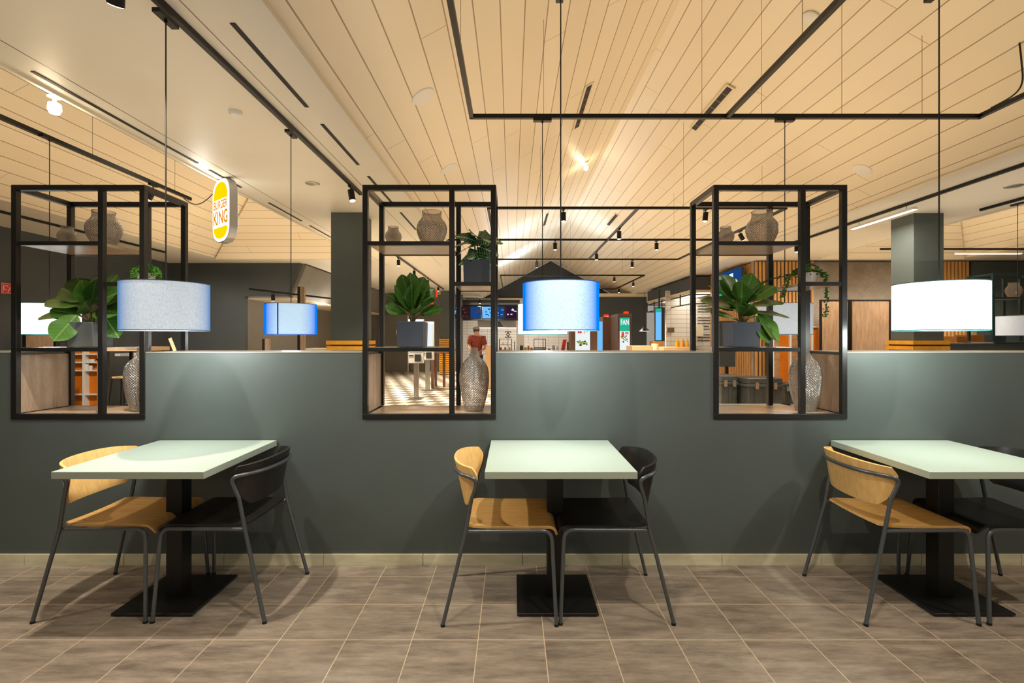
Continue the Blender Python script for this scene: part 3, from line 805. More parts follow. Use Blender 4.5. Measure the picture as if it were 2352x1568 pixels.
# ------------------------------------------------------------------ fire sign
r = empty('fire_sign', (-8.03, 7.82, 2.15), 'red square fire hose sign on the dark left wall', 'sign')
MB().box(0, .006, -.085, .085, -.085, .085).obj('plate', 'sign_red', r)
m = MB()
ring = [(.009, .035*math.cos(a)-.01, .035*math.sin(a)+.01) for a in [k*PI*1.5/10+.3 for k in range(11)]]
m.tube(ring, .006, 6); m.tube([(.009, -.055, -.06), (.009, -.055, .06)], .005, 6); m.tube([(.009, .02, -.06), (.009, .06, .02)], .006, 6)
for a, b in (((-.078, -.078), (.078, -.078)), ((.078, -.078), (.078, .078)), ((.078, .078), (-.078, .078)), ((-.078, .078), (-.078, -.078))):
    m.tube([(.008, *a), (.008, *b)], .0025, 6)
m.obj('symbol', 'white_paint', r)

# ------------------------------------------------------------------ columns
def column(x, y, w, d, label, cz=1.30):
    r = empty('square_column', (x, y, 0), label, 'column', 'dark square columns with yellow slats at the foot')
    MB().box(0, w, 0, d, 0, ZE-.001).obj('shaft', 'wall_paint', r)
    m = MB(); z = .03; e = .05
    while z < cz-.03:
        z2 = z+.055
        m.box(-e, w+e, -e, -.001, z, z2); m.box(-e, w+e, d+.001, d+e, z, z2); m.box(-e, -.001, 0, d, z, z2); m.box(w+.001, w+e, 0, d, z, z2)
        z += .0775
    m.obj('slat_cladding', 'yellow_slat', r)
column(-2.535, 6.9, .44, .44, 'dark square column with yellow slats beside the small blue lamp', 1.30)
column(PXx(2099, 6.94), 6.94, .42, .42, 'dark square column behind the big white lamp', 1.30)
column(-2.65, 18.3, .44, .44, 'distant dark column with yellow slats seen through the middle frame', 1.30)

# ------------------------------------------------------------------ vases
def vase(name, prof, x, y, z, label, group, seg=46, amp=.0006, step=.0075, gm='vase_glass'):
    # diamond-cut glass: alternate points pushed out
    pts = []; 
    for i in range(len(prof)-1):
        (r0, z0), (r1, z1) = prof[i], prof[i+1]; L = math.hypot(r1-r0, z1-z0); n = max(1, round(L/step))
        for k in range(n): t = k/n; pts.append((r0+(r1-r0)*t, z0+(z1-z0)*t))
    pts.append(prof[-1])
    n0 = len(pts)
    def rel(i, k): return amp if (i+k) % 2 == 0 else -amp
    m = MB(); m.lathe(pts, seg, relief=rel)
    zb = pts[0][1]
    inner = [(max(.001, rr-.006), zz) for rr, zz in reversed(pts) if zz > zb+.006]
    m.lathe([pts[-1], inner[0]], seg); 
    m.lathe([(pts[0][0], zb), (.001, zb)], seg)
    o = m.obj(name, gm, None, fix=False, loc=(x, y, z))
    tag(o, label, 'vase', group); return o
def smooth_prof(pts, n=5):
    return [(v.x, v.y) for v in crspline([(a, b, 0) for a, b in pts], n)]
big = smooth_prof([(.052, 0), (.070, .03), (.090, .075), (.096, .11), (.088, .145), (.068, .172), (.062, .185), (.060, .205), (.063, .222)])
sml = [(r*.53, z*.53) for r, z in big]
tall = smooth_prof([(.056, 0), (.064, .03), (.082, .10), (.092, .17), (.093, .22), (.085, .27), (.062, .31), (.036, .335), (.025, .36), (.022, .395)])
vg = 'diamond-cut glass vases in the shelf frames'
ZSH = 1.9425
for i, (off1, off2) in enumerate(((.41, .205), (.388, .150), (.378, .135))):
    wl = ['left', 'middle', 'right'][i]
    vase('glass_vase', big, FX[i]+off1, 3.13, ZSH, 'large round cut-glass vase on the top shelf of the %s frame' % wl, vg)
    vase('glass_vase', sml, FX[i]+off2, 3.10, ZSH, 'small round cut-glass vase on the top shelf of the %s frame' % wl, vg, 30, .0003, .005, 'vase_glass_small')
for i, px in enumerate((322, 1089, 1852)):
    wl = ['left', 'middle', 'right'][i]
    vase('glass_vase', tall, PXx(px, 3.10), 3.11, ZN+T, 'tall bottle-shaped cut-glass vase standing in the %s wall opening' % wl, vg)
vase('glass_vase', big, 7.28, 7.15, ZSH, 'pale round vase on the teal shelf at the far right', vg)

# ------------------------------------------------------------------ plants
def pot(r, w, h, mat, rot=0):
    m = MB(); a = w/2; b = w/2*.96; t = .008
    vs = [(-b, -b, 0), (b, -b, 0), (b, b, 0), (-b, b, 0), (-a, -a, h), (a, -a, h), (a, a, h), (-a, a, h), (-a+t, -a+t, h), (a-t, -a+t, h), (a-t, a-t, h), (-a+t, a-t, h),
          (-a+t, -a+t, h-.02), (a-t, -a+t, h-.02), (a-t, a-t, h-.02), (-a+t, a-t, h-.02)]
    fs = [(3, 2, 1, 0)]+[(i, (i+1) % 4, (i+1) % 4+4, i+4) for i in range(4)]+[(i+4, (i+1) % 4+4, (i+1) % 4+8, i+8) for i in range(4)]+[(i+8, (i+1) % 4+8, (i+1) % 4+12, i+12) for i in range(4)]
    m.add(vs, fs); o = m.obj('pot', mat, r, bevel=.004)
    s = MB(); s.box(-a+t, a-t, -a+t, a-t, h-.04, h-.018); s.obj('soil', 'soil', r)
def leaf_mesh(kind):
    m = MB()
    def fig(u, v):
        x = u; s = v*2-1
        w = .30*(math.sin(PI*min(1, u*1.02)**.85))**.62*(.62+.55*u)
        w *= 1-.12*math.exp(-((u-.38)/.09)**2)
        if u < .02 or u > .995: w = .012
        y = s*w+.0; z = .22*u*u*-.55+.10*u+.10*s*s*w*1.6+.010*math.sin(14*u)*abs(s)
        return (x, y, z)
    def heart(u, v):
        x = u; s = v*2-1
        w = .36*(1-u)**.75*min(1, u*6+.15)*1.15
        y = s*w; z = -.30*u*u+.06*u+.20*s*s*w-.05*abs(s)*w+.018*math.cos(18*u)*abs(s)
        x = u-.10*abs(s)*(1-u)**2
        return (x, y, z)
    m.sheet(fig if kind == 'fig' else heart, 16, 8, .006)
    o = m.obj('leaf', 'leaf_fig' if kind == 'fig' else 'leaf_veined', None)
    me = o.data; bpy.data.objects.remove(o)
    for p in me.polygons: p.use_smooth = True
    return me
LM = {'fig': leaf_mesh('fig'), 'heart': leaf_mesh('heart')}
def leafobj(r, kind, base, az, el, L, roll=0, wid=1.0):
    o = bpy.data.objects.new('leaf', LM[kind]); C.objects.link(o); o.parent = r
    R = Matrix.Rotation(az, 4, 'Z') @ Matrix.Rotation(-el, 4, 'Y') @ Matrix.Rotation(roll, 4, 'X')
    o.matrix_local = Matrix.Translation(base) @ R @ Matrix.Diagonal((L, L*wid, L, 1)); return o
def face_roll(a, el, deg):
    # leaves twist so that one side turns to the front or the light, picked per leaf
    best = None
    for q in (-deg, deg):
        R_ = Matrix.Rotation(a, 3, 'Z') @ Matrix.Rotation(-el, 3, 'Y') @ Matrix.Rotation(math.radians(q), 3, 'X')
        n = R_ @ Vector((0, 0, 1))
        if best is None or -n.y > best[0]: best = (-n.y, math.radians(q))
    return best[1]
def fig_plant(x, y, z, pw, ph, mat, seed, leaves, label):
    r = empty('potted_fig', (x, y, z), label, 'plant', 'fiddle-leaf figs in square pots')
    pot(r, pw, ph, mat)
    rnd = random.Random(seed)
    stems = {}
    for (az, el, L, h, out) in leaves:
        a = math.radians(az)
        base = Vector((math.cos(a)*out, math.sin(a)*out*.6, ph+h))
        m = MB(); m.tube(crspline([(base.x*.15, base.y*.15, ph-.02), (base.x*.5, base.y*.5, ph+h*.6), tuple(base)], 4), .0035, 6)
        m.obj('stem', 'stem_brown', r)
        leafobj(r, 'fig', base, a, math.radians(el), L*1.08, face_roll(a, math.radians(el), rnd.uniform(15, 70)), rnd.uniform(1.2, 1.5))
    return r
# leaves: azimuth (0 right, -90 towards us), elevation, length, height above pot rim, outward offset
mid = [(-85, 70, .13, .07, .01), (-140, 55, .15, .06, .02), (-30, 55, .14, .06, .02), (150, 60, .15, .07, .02), (20, 45, .15, .08, .02), (175, 20, .13, .04, .04), (-170, 35, .14, .07, .03),
       (-5, 15, .13, .03, .05), (-60, 25, .11, .02, .03), (-120, 30, .11, .02, .03), (90, 75, .17, .10, .01), (60, 50, .14, .06, .02), (120, 45, .14, .05, .02), (-20, 35, .13, .07, .04), (-100, 80, .17, .09, .0), (10, 70, .15, .10, .01), (170, 75, .16, .10, .02), (-45, 60, .12, .05, .02)]
lef = [(180, -4, .22, .035, .03), (176, 8, .20, .085, .03), (165, 20, .19, .115, .02), (150, 42, .17, .12, .02), (100, 62, .15, .13, .01), (20, 55, .15, .12, .03), (-10, 20, .19, .10, .05), (5, 40, .17, .07, .05),
       (-60, 20, .12, .04, .03), (-20, -5, .17, .05, .05), (-15, -50, .16, .04, .09), (-120, -55, .15, .02, .09), (80, 55, .14, .09, .02), (-75, 55, .14, .08, .0), (30, 20, .18, .05, .05), (-170, 12, .13, .02, .06), (140, 20, .15, .05, .03), (-40, 50, .14, .10, .02)]
rig = [(178, 12, .21, .09, .03), (185, 18, .19, .02, .05), (165, 35, .20, .12, .02), (150, 50, .19, .15, .02), (80, 60, .16, .14, .01), (35, 45, .19, .15, .03), (10, 30, .20, .13, .05), (0, 8, .19, .10, .07), (-8, -8, .20, .06, .08),
       (-15, -55, .20, .06, .10), (-35, -68, .17, .04, .10), (-90, 25, .14, .04, .02), (-130, 30, .15, .05, .02), (-60, 50, .17, .09, .01), (-110, 60, .17, .10, .01), (120, 30, .17, .08, .03), (50, 15, .18, .08, .04), (170, 60, .17, .14, .03), (20, 65, .16, .16, .02), (-160, 8, .17, .03, .05)]
ZP = 1.3055
fig_plant(FX[0]+.325, 3.13, ZP, .165, .155, 'grey_pot', 3, [(a, e, l*1.22, h+.025, o) for a, e, l, h, o in lef], 'fiddle-leaf fig in a grey square pot in the left shelf frame')
fig_plant(FX[1]+.265, 3.13, ZP, .167, .160, 'slate_pot', 5, [(a, e, l*(1.05 if e < 50 else 1.12), h+.015, o) for a, e, l, h, o in mid], 'compact fiddle-leaf fig in a dark blue-grey pot in the middle shelf frame')
fig_plant(FX[2]+.245, 3.13, ZP, .170, .155, 'slate_pot', 8, rig, 'spreading fiddle-leaf fig in a dark pot in the right shelf frame')
# veined plant
r = empty('potted_alocasia', (PXx(1096, 3.13), 3.14, 1.6995), 'white-veined leafy plant in a dark pot on the upper right shelf of the middle frame', 'plant')
pot(r, .165, .150, 'slate_pot')
for az, el, L, h, out in [(180, 10, .13, .12, .03), (160, 5, .12, .10, .02), (-150, 30, .12, .13, .02), (-90, 20, .15, .15, .0), (-60, 5, .15, .14, .01), (20, 20, .15, .14, .02), (-20, -5, .12, .09, .02),
                          (-120, -10, .11, .06, .0), (-80, -20, .11, .05, .0), (-40, -20, .11, .04, .02), (60, 30, .14, .13, .0), (110, 30, .12, .12, .0), (-170, -5, .09, .02, .03), (0, 0, .10, .02, .03), (-100, 5, .10, .03, .0), (-10, -15, .11, .05, .03)]:
    a = math.radians(az); base = Vector((math.cos(a)*out, math.sin(a)*out, .15+h))
    MB().tube(crspline([(0, 0, .13), (base.x*.3, base.y*.3, .13+h*.6), tuple(base)], 4), .0022, 6).obj('stem', 'bead_green', r)
    leafobj(r, 'heart', base, a, math.radians(el-15), L*1.1, face_roll(a, math.radians(el-15), random.Random(int(az*7+L*999)).uniform(20, 60)), 1.25)
# round bushy plant behind the grey lamp
def small_round(x, y, z, label, mat, strands, seed, mound=1):
    r = empty('trailing_plant', (x, y, z), label, 'plant')
    MB().lathe([(0, 0), (.040, 0), (.046, .03), (.052, .075), (.048, .075), (.042, .04), (0, .035)], 28).obj('pot', 'white_ceramic', r)
    rnd = random.Random(seed); m = MB()
    def bead(p, s):
        t = bmesh.new(); bmesh.ops.create_icosphere(t, subdivisions=1, radius=s, matrix=Matrix.Translation(p) @ Matrix.Rotation(rnd.uniform(0, 3), 4, 'X') @ Matrix.Diagonal((1, .8, .6, 1)))
        m.add([v.co for v in t.verts], [[v.index for v in f.verts] for f in t.faces], True); t.free()
    for i in range(mound):
        a = rnd.uniform(0, 2*PI); q = math.sqrt(rnd.random()); ph = q*PI/2*1.15
        R = .085
        bead(Vector((R*math.sin(ph)*math.cos(a), R*math.sin(ph)*math.sin(a)*.8, .065+.065*math.cos(ph)+rnd.uniform(-.006, .006))), rnd.uniform(.006, .009))
    m.obj('foliage', mat, r)
    for st in strands:
        m = MB(); P_ = crspline(st, 10)
        m.tube(P_, .0015, 5)
        for q in P_:
            for k in range(2):
                bead(Vector(q)+Vector((rnd.uniform(-.011, .011), rnd.uniform(-.011, .011), rnd.uniform(-.005, .005))), rnd.uniform(.005, .0085))
        m.obj('trailing_stem', mat, r)
small_round(PXx(341, 3.18), 3.16, 1.6995, 'small bright green bushy plant peeking over the grey lampshade', 'bead_green', [], 4, 260)
bx = FX[2]+.68
small_round(bx, 3.14, 1.6995, 'trailing green plant in a small white pot on the upper shelf of the right frame', 'vine_green',
            [[(.02, 0, .10), (.09, -.02, .05), (.098, -.03, -.05), (.10, -.02, -.15), (.09, -.02, -.20)], [(-.02, 0, .10), (-.11, -.01, .06), (-.15, 0, -.02), (-.17, 0, -.08)],
             [(0, .02, .10), (-.10, .10, .07), (-.20, .14, .04), (-.25, .14, -.03)], [(-.03, 0, .09), (-.08, -.06, .03), (-.06, -.06, .0)], [(.02, .02, .10), (.07, -.05, .07), (.08, -.05, .0), (.085, -.05, -.09)], [(-.01, 0, .11), (-.06, .04, .10), (-.12, .05, .03), (-.13, .04, -.06)]], 9, 120)
# plants at the far right frame
small_round(7.62, 7.15, 1.6995, 'dark green plant on the teal frame shelf at the picture edge', 'vine_green', [], 14, 200)
fp = fig_plant(6.98, 7.12, 1.29, .165, .12, 'slate_pot', 18, [(a, e, l*.9, h, o) for a, e, l, h, o in mid[:9]], 'small leafy plant low in the teal frame beside the far right lamp')

# ------------------------------------------------------------------ small things on the partition
r = empty('drinking_glass', (PXx(338, 3.2), 3.2, ZT), 'small clear glass standing on the partition beside the left frame', 'glass')
MB().lathe([(0, 0), (.016, 0), (.018, .035), (.016, .034), (.014, .004), (0, .004)], 20).obj('body', 'clear_glass', r)
o = MB().bar((0, 0, 0), (-.033, 0, .082), .020, .004, up=(0, 1, 0)).obj('wooden_card', 'counter_wood', None, loc=(PXx(402, 3.15), 3.15, ZT+.001)); tag(o, 'thin wooden card holder leaning on the partition under the grey lamp', 'card holder')

# ------------------------------------------------------------------ left background
def thing_box(name, x0, x1, y0, y1, z0, z1, mat, label, cat, group=None, bevel=.004):
    o = MB().box(-(x1-x0)/2, (x1-x0)/2, 0, y1-y0, 0, z1-z0).obj(name, mat, None, bevel=bevel, loc=((x0+x1)/2, y0, z0)); return tag(o, label, cat, group)
# wooden booth divider and orange cabinet
Yc = 8.3
Yc = 8.0
r = empty('booth_divider', (PXx(92, Yc), Yc, 0), 'wood panel booth divider with black posts below the left white lamp', 'divider')
m = MB().box(PXx(55, Yc)-PXx(92, Yc), PXx(126, Yc)-PXx(92, Yc), 0, .05, .2, PZ(770, Yc)); m.obj('panel', 'wall_wood', r)
for px in (57, 128): MB().box(PXx(px, Yc)-PXx(92, Yc)-.02, PXx(px, Yc)-PXx(92, Yc)+.02, -.02, .06, 0, PZ(768, Yc)).obj('post', 'black_metal', r)
Yc = 8.9
x0, x1 = PXx(142, Yc), PXx(228, Yc)
r = empty('orange_shelf_cabinet', ((x0+x1)/2, Yc, 0), 'orange cabinet with white shelves behind the left opening', 'cabinet')
hw = (x1-x0)/2
MB().box(-hw, hw, .10, .14, .0, PZ(768, Yc)).obj('back_panel', 'orange_panel', r)
for i, zz in enumerate((PZ(768, Yc), PZ(812, Yc), PZ(831, Yc), PZ(850, Yc), .35, .05)): MB().box(-hw, hw, 0, .10, zz-.02, zz).obj('shelf', 'white_paint', r)
for xq in (-hw, PXx(190, Yc)-(x0+x1)/2, hw-.03): MB().box(xq, xq+.035, -.01, .10, 0, PZ(768, Yc)).obj('upright', 'white_paint', r)
cxx = (x0+x1)/2
for i, (px, py, w, h, nm) in enumerate(((198, 829.5, .12, .03, 'napkin stack'), (206, 829.5, .10, .05, 'plate stack'), (203, 848.5, .07, .08, 'white cup'), (196, 848.5, .05, .14, 'white jug'))):
    o = MB().cyl((0, 0), min(w/2, .045), 0, h, 18, min(w/2, .045)*1.0).obj('tableware', 'white_ceramic', None, loc=(PXx(px, Yc), Yc+.045, PZ(831 if i < 2 else 850, Yc)+.001))
    tag(o, nm+' on a shelf of the orange cabinet behind the left opening', 'tableware', 'tableware on the orange cabinet')
# wood post, bar table, stool
r = empty('wood_divider', (PXx(232, 8.5), 8.5, 0), 'narrow brown wood panel with a black post right of the orange cabinet', 'divider')
MB().box(-.07, .07, 0, .04, 0, 1.7).obj('panel', 'wall_wood', r); MB().box(.07, .11, -.02, .05, 0, 1.72).obj('post', 'black_metal', r); MB().box(-.07, .07, -.02, 0, .98, 1.01).obj('rail', 'black_metal', r)
Yt = 7.6
r = empty('bar_table', (PXx(280, Yt), Yt, 0), 'high wooden bar table seen through the left opening', 'table')
MB().box(-.30, .32, 0, .6, PZ(806, Yt), PZ(797, Yt)).obj('tabletop', 'counter_wood', r)
for sx in (-.27, .27):
    for sy in (.04, .54): MB().box(sx-.02, sx+.02, sy-.02, sy+.02, 0, PZ(806, Yt)).obj('leg', 'black_metal', r)
r = empty('bar_table', (PXx(288, 9.3), 9.3, 0), 'white lower table behind the wooden bar table at the left', 'table')
MB().box(-.20, .20, 0, .5, 1.02, 1.07).obj('tabletop', 'white_paint', r); MB().box(-.03, .03, .2, .26, 0, 1.02).obj('column', 'white_paint', r); MB().box(-.2, .2, .05, .45, 0, .02).obj('base_plate', 'white_paint', r)
Ys = 7.9
r = empty('bar_stool', (PXx(282, Ys), Ys, 0), 'black bar stool under the high wooden table at the left', 'stool')
MB().box(-.10, .10, -.10, .10, .72, .75).obj('seat', 'counter_wood', r, bevel=.006)
for sx in (-1, 1):
    for sy in (-1, 1): MB().tube([(sx*.09, sy*.09, .72), (sx*.15, sy*.15, 0)], .012, 8).obj('leg', 'black_metal', r)
m = MB()
for a, b in (((-1, -1), (1, -1)), ((1, -1), (1, 1)), ((1, 1), (-1, 1)), ((-1, 1), (-1, -1))): m.tube([(a[0]*.13, a[1]*.13, .27), (b[0]*.13, b[1]*.13, .27)], .009, 8)
m.obj('foot_ring', 'black_metal', r)
# recess furniture
def woodpost(px, y, z1, w, label):
    r = empty('wood_post', (PXx(px, y), y, 0), label, 'post')
    MB().box(-w/2, w/2, 0, .06, 0, z1).obj('panel', 'niche_wood', r); MB().box(-w/2-.05, -w/2, .0, .06, 0, z1).obj('edge', 'black_metal', r)
woodpost(694, 9.0, PZ(658, 9.0), .075, 'tall pale wood post behind the small blue lamp')
woodpost(613, 9.4, PZ(778, 9.4), .08, 'short wood post behind the partition left of the tall one')
r = empty('side_table', (PXx(735, 9.5), 9.5, 0), 'white table corner between the wood post and the dark column', 'table')
MB().box(-.28, .28, 0, .5, 1.12, 1.16).obj('tabletop', 'cream', r); MB().box(-.03, .03, .2, .26, 0, 1.12).obj('column', 'black_metal', r)

# ------------------------------------------------------------------ middle background
def terminal(px, y, label, w=.34):
    r = empty('order_terminal', (PXx(px, y), y, 0), label, 'terminal', 'white order terminals on silver posts')
    MB().box(-w/2, w/2, 0, .12, .80, 1.78).obj('housing', 'white_plastic', r, bevel=.01)
    MB().box(-w/2+.03, w/2-.03, -.006, 0, 1.05, 1.72).obj('screen', 'screen_white', r)
    MB().box(-.02, .12, -.05, -.005, .84, 1.0).obj('card_reader', 'case_black', r, bevel=.006)
    MB().box(-.15, -.05, -.01, 0, .96, .985).obj('slot', 'dark_slot', r)
    MB().box(-.05, .055, .02, .10, .015, .80).obj('post', 'steel', r)
    MB().box(-.15, .15, -.1, .22, 0, .015).obj('base_plate', 'steel', r)
terminal(955, 11.0, 'white order terminal on a silver post below the middle fig plant')
terminal(981, 12.6, 'second order terminal further back with a silver post')
r = empty('high_table', (PXx(1006, 13.3), 13.3, 0), 'dark high table between the order terminals and the far column', 'table')
MB().box(-.25, .35, 0, .7, .96, 1.0).obj('tabletop', 'brown_laminate', r)
for sx, sy in ((-.16, .05), (.12, .3), (-.16, .6)): MB().box(sx-.035, sx+.035, sy, sy+.07, 0, .96).obj('leg', 'brown_laminate', r)
r = empty('service_door', (PXx(905, 19.9), 19.93, 0), 'grey double door with a round window behind the middle frame', 'door')
MB().box(-.55, .55, -.04, .04, 0, 2.3).obj('leaf', 'wall_grey', r); MB().box(-.6, -.55, -.06, .06, 0, 2.36).obj('jamb', 'alu', r); MB().box(.55, .6, -.06, .06, 0, 2.36).obj('jamb', 'alu', r)
m = MB().prism([(.2+.12*math.cos(a), 1.6+.18*math.sin(a)) for a in [k*PI/12 for k in range(24)]], 'y', -.05, -.042); m.obj('window', 'white_plastic', r)
# red neon lettering behind the fig
r = empty('neon_sign', (PXx(983, 15), 15, 2.72), 'glowing orange-red sign shapes behind the middle fig plant', 'sign')
m = MB(); m.tube([(-.22, 0, .18), (-.05, 0, .25), (.02, 0, .05), (-.12, 0, -.02), (-.1, 0, -.3), (.14, 0, -.3), (.16, 0, -.1), (.26, 0, -.1), (.26, 0, .08), (.14, 0, .08)], .035, 8)
m.obj('tube', 'neon_red', r); MB().tube([(0, .03, .2), (0, .03, .37)], .01, 6).obj('hanger', 'black_metal', r)
# menu boards
YM = 20.0
r = empty('menu_board_housing', (PXx(1118, YM+.2), YM+.2, PZ(700, YM)), 'black bulkhead carrying the row of blue menu screens', 'bulkhead')
MB().box(-2.2, 1.35, 0, .25, 0, .22).obj('casing', 'case_black', r)
MB().box(-2.2, 1.35, .2, .25, -.62, 0).obj('back_plate', 'case_black', r)
scr = [(1032, 1052, 'screen_blue', 'blue'), (1056, 1078, 'screen_maroon', 'maroon'), (1080, 1105, 'screen_blue', 'blue with a pale meal picture'), (1107, 1132, 'screen_sky', 'light blue'), (1134, 1159, 'screen_blue', 'deep blue'), (1161, 1186, 'screen_purple', 'purple')]
pos = ['leftmost', 'second', 'third', 'fourth', 'fifth', 'rightmost']
for i, (a, b, mt, nm) in enumerate(scr):
    w = PXx(b, YM)-PXx(a, YM); h = PZ(703, YM)-PZ(732, YM)
    r = empty('menu_screen', ((PXx(a, YM)+PXx(b, YM))/2, YM, PZ(732, YM)), '%s of the kitchen menu screens, %s' % (pos[i], nm), 'screen', 'menu screens above the kitchen counter')
    MB().box(-w/2, w/2, .01, .06, 0, h).obj('casing', 'case_black', r); MB().box(-w/2+.02, w/2-.02, 0, .012, .02, h-.02).obj('display', mt, r)
    m = MB(); rr = random.Random(i)
    for k in range(5): x = rr.uniform(-w*.35, w*.3); z = rr.uniform(.08, h-.1); m.box(x, x+rr.uniform(.03, .12), -.004, 0, z, z+rr.uniform(.02, .06))
    m.obj('picture', ['screen_sky', 'screen_brown', 'screen_brown', 'screen_blue', 'screen_sky', 'screen_white'][i], r)
# hood
r = empty('extractor_hood', (PXx(1146, 21), 21, PZ(752, 21)), 'stainless extractor hood under the menu screens', 'hood')
MB().box(-.9, .8, 0, .8, 0, .34).obj('canopy', 'steel', r); MB().box(-.88, .78, .05, .7, -.02, 0).obj('light', 'hood_glow', r)
thing_box('kitchen_pillar', PXx(1186, 20.6), PXx(1204, 20.6), 20.5, 20.8, 0, PZ(697, 20.4), 'white_paint', 'white pillar left of the bright blue lampshade in the kitchen', 'pillar')
# kitchen shelf rail
thing_box('wall_shelf', PXx(1190, 22), PXx(1300, 22), 22, 22.2, PZ(768, 22), PZ(766, 22), 'steel', 'thin steel shelf on the white kitchen wall', 'shelf')
# counter with things on it
YC = 16.5
r = empty('service_counter', (PXx(1215, YC), YC, 0), 'long pale wood service counter in front of the kitchen', 'counter')
xw = PXx(1312, YC)-PXx(1215, YC)
xl_ = PXx(1124, YC)-PXx(1215, YC)
MB().box(xl_, xw, 0, .8, 0, .90).obj('body', 'counter_wood', r); MB().box(xl_-.03, xw+.03, -.04, .82, .90, .95).obj('worktop', 'steel', r)
YD = 13.6
thing_box('counter_end', PXx(1116, YD), PXx(1131, YD), YD-.2, YD+2.6, 0, PZ(797, YD), 'counter_wood', 'pale wood counter end beside the person', 'counter')
zc = .951; YI = 16.6
def cbox(px0, px1, py0, mat, nm, label, cat, y=YI, d=.25, grp='things on the service counter'):
    return thing_box(nm, PXx(px0, y), PXx(px1, y), y, y+d, zc, PZ(py0, y), mat, label, cat, grp)
r = empty('glass_display', (PXx(1161, YI), YI, zc), 'small glass display case with red trim on the counter', 'display case', 'things on the service counter')
hh_ = PZ(778, YI)-zc; hw_ = (PXx(1176, YI)-PXx(1146, YI))/2
for zz in (0, hh_*.45, hh_-.015): MB().box(-hw_, hw_, 0, .3, zz, zz+.015).obj('shelf', 'wire_grey', r)
for sx in (-hw_, hw_-.02): MB().box(sx, sx+.02, 0, .3, 0, hh_).obj('post', 'black_metal', r)
for i in range(5): MB().box(-hw_+.03+i*.075, -hw_+.09+i*.075, .05, .2, .015+(i % 2)*hh_*.45, .1+(i % 2)*hh_*.45).obj('cup', ['red_paint', 'white_ceramic', 'cardboard', 'white_ceramic', 'amber'][i], r)
r = empty('glass_display', (PXx(1240, YI), YI, zc), 'black framed empty glass box on the counter under the blue lamp', 'display case', 'things on the service counter')
hw_ = (PXx(1254, YI)-PXx(1226, YI))/2; hh_ = PZ(778, YI)-zc
m = MB()
for sx in (-hw_, .1, hw_-.02): m.box(sx, sx+.02, 0, .02, 0, hh_)
for zz in (0, .08, hh_-.02): m.box(-hw_, hw_, 0, .02, zz, zz+.02)
m.obj('frame', 'black_metal', r); MB().box(-hw_, hw_, .02, .3, 0, .08).obj('base', 'steel', r)
for i, (px, w, h, mt, nm) in enumerate(((1182, .03, .30, 'black_metal', 'tall black bottle'), (1189, .06, .12, 'white_ceramic', 'white cup'), (1198, .12, .16, 'case_black', 'dark squat jar'), (1207, .10, .10, 'amber', 'yellow bowl'), (1214, .08, .14, 'cardboard', 'brown paper bag'), (1221, .09, .09, 'cardboard', 'low brown box'),
                                        (1272, .10, .16, 'alu', 'grey coffee cup stack'), (1281, .08, .12, 'white_ceramic', 'white beaker'), (1262, .09, .06, 'cardboard', 'flat brown tray'))):
    o = MB().cyl((0, 0), w/2, 0, h, 14, w/2*.85).obj('counter_item', mt, None, loc=(PXx(px, YI), YI+.1, zc)); tag(o, nm+' on the service counter beyond the partition', 'container', 'things on the service counter')
o = MB().prism([(-.09, 0), (.03, 0), (.10, .36), (-.02, .36)], 'y', 0, .06).obj('promotion_stand', 'red_paint', None, loc=(PXx(1295, YI), YI, zc)); tag(o, 'red leaning promotion stand on the counter left of the kiosk', 'display stand')
o = MB().prism([(-.05, 0), (.05, 0), (.05, .28), (-.05, .28)], 'y', 0, .05).obj('menu_card', 'case_black', None, loc=(PXx(1306, YI), YI, zc)); tag(o, 'small black menu card right of the red promotion stand', 'menu card')
# emblem on kitchen wall (dark curled mark)
r = empty('wall_emblem', (PXx(1167, 17), 17, PZ(768, 17)), 'small dark curled ornament above the display case', 'ornament')
m = MB()
for sx in (-1, 1):
    for sz in (-1, 1): m.tube([(sx*(.055+.045*math.cos(a)), 0, sz*(.06+.045*math.sin(a))) for a in [k*PI/5 for k in range(9)]], .016, 6)
m.obj('scroll', 'text_dark', r); MB().tube([(0, 0, -.1), (0, 0, PZ(806, 17)-PZ(768, 17))], .008, 6).obj('stick', 'text_dark', r)
# small wall lamp cone
for i, (px, py, y, l) in enumerate(((1146, 748, 16, 'black cone pendant half hidden by the middle frame post'), (1480, 757, 17, 'small black cone pendant in front of the dark wall at the right'))):
    r = empty('cone_pendant', (PXx(px, y), y, PZ(py, y)), l, 'lamp')
    MB().lathe([(.19, -.05), (.06, .08), (.05, .14), (0, .14)], 24).obj('cone', 'black_metal', r); MB().tube([(0, 0, .14), (0, 0, ZTk-PZ(py, y) if i == 0 else 2.97-PZ(py, y))], .006, 6).obj('cord', 'cord_black', r)
    MB().cyl((0, 0), .17, -.052, -.046, 20).obj('diffuser', 'lens_white', r)

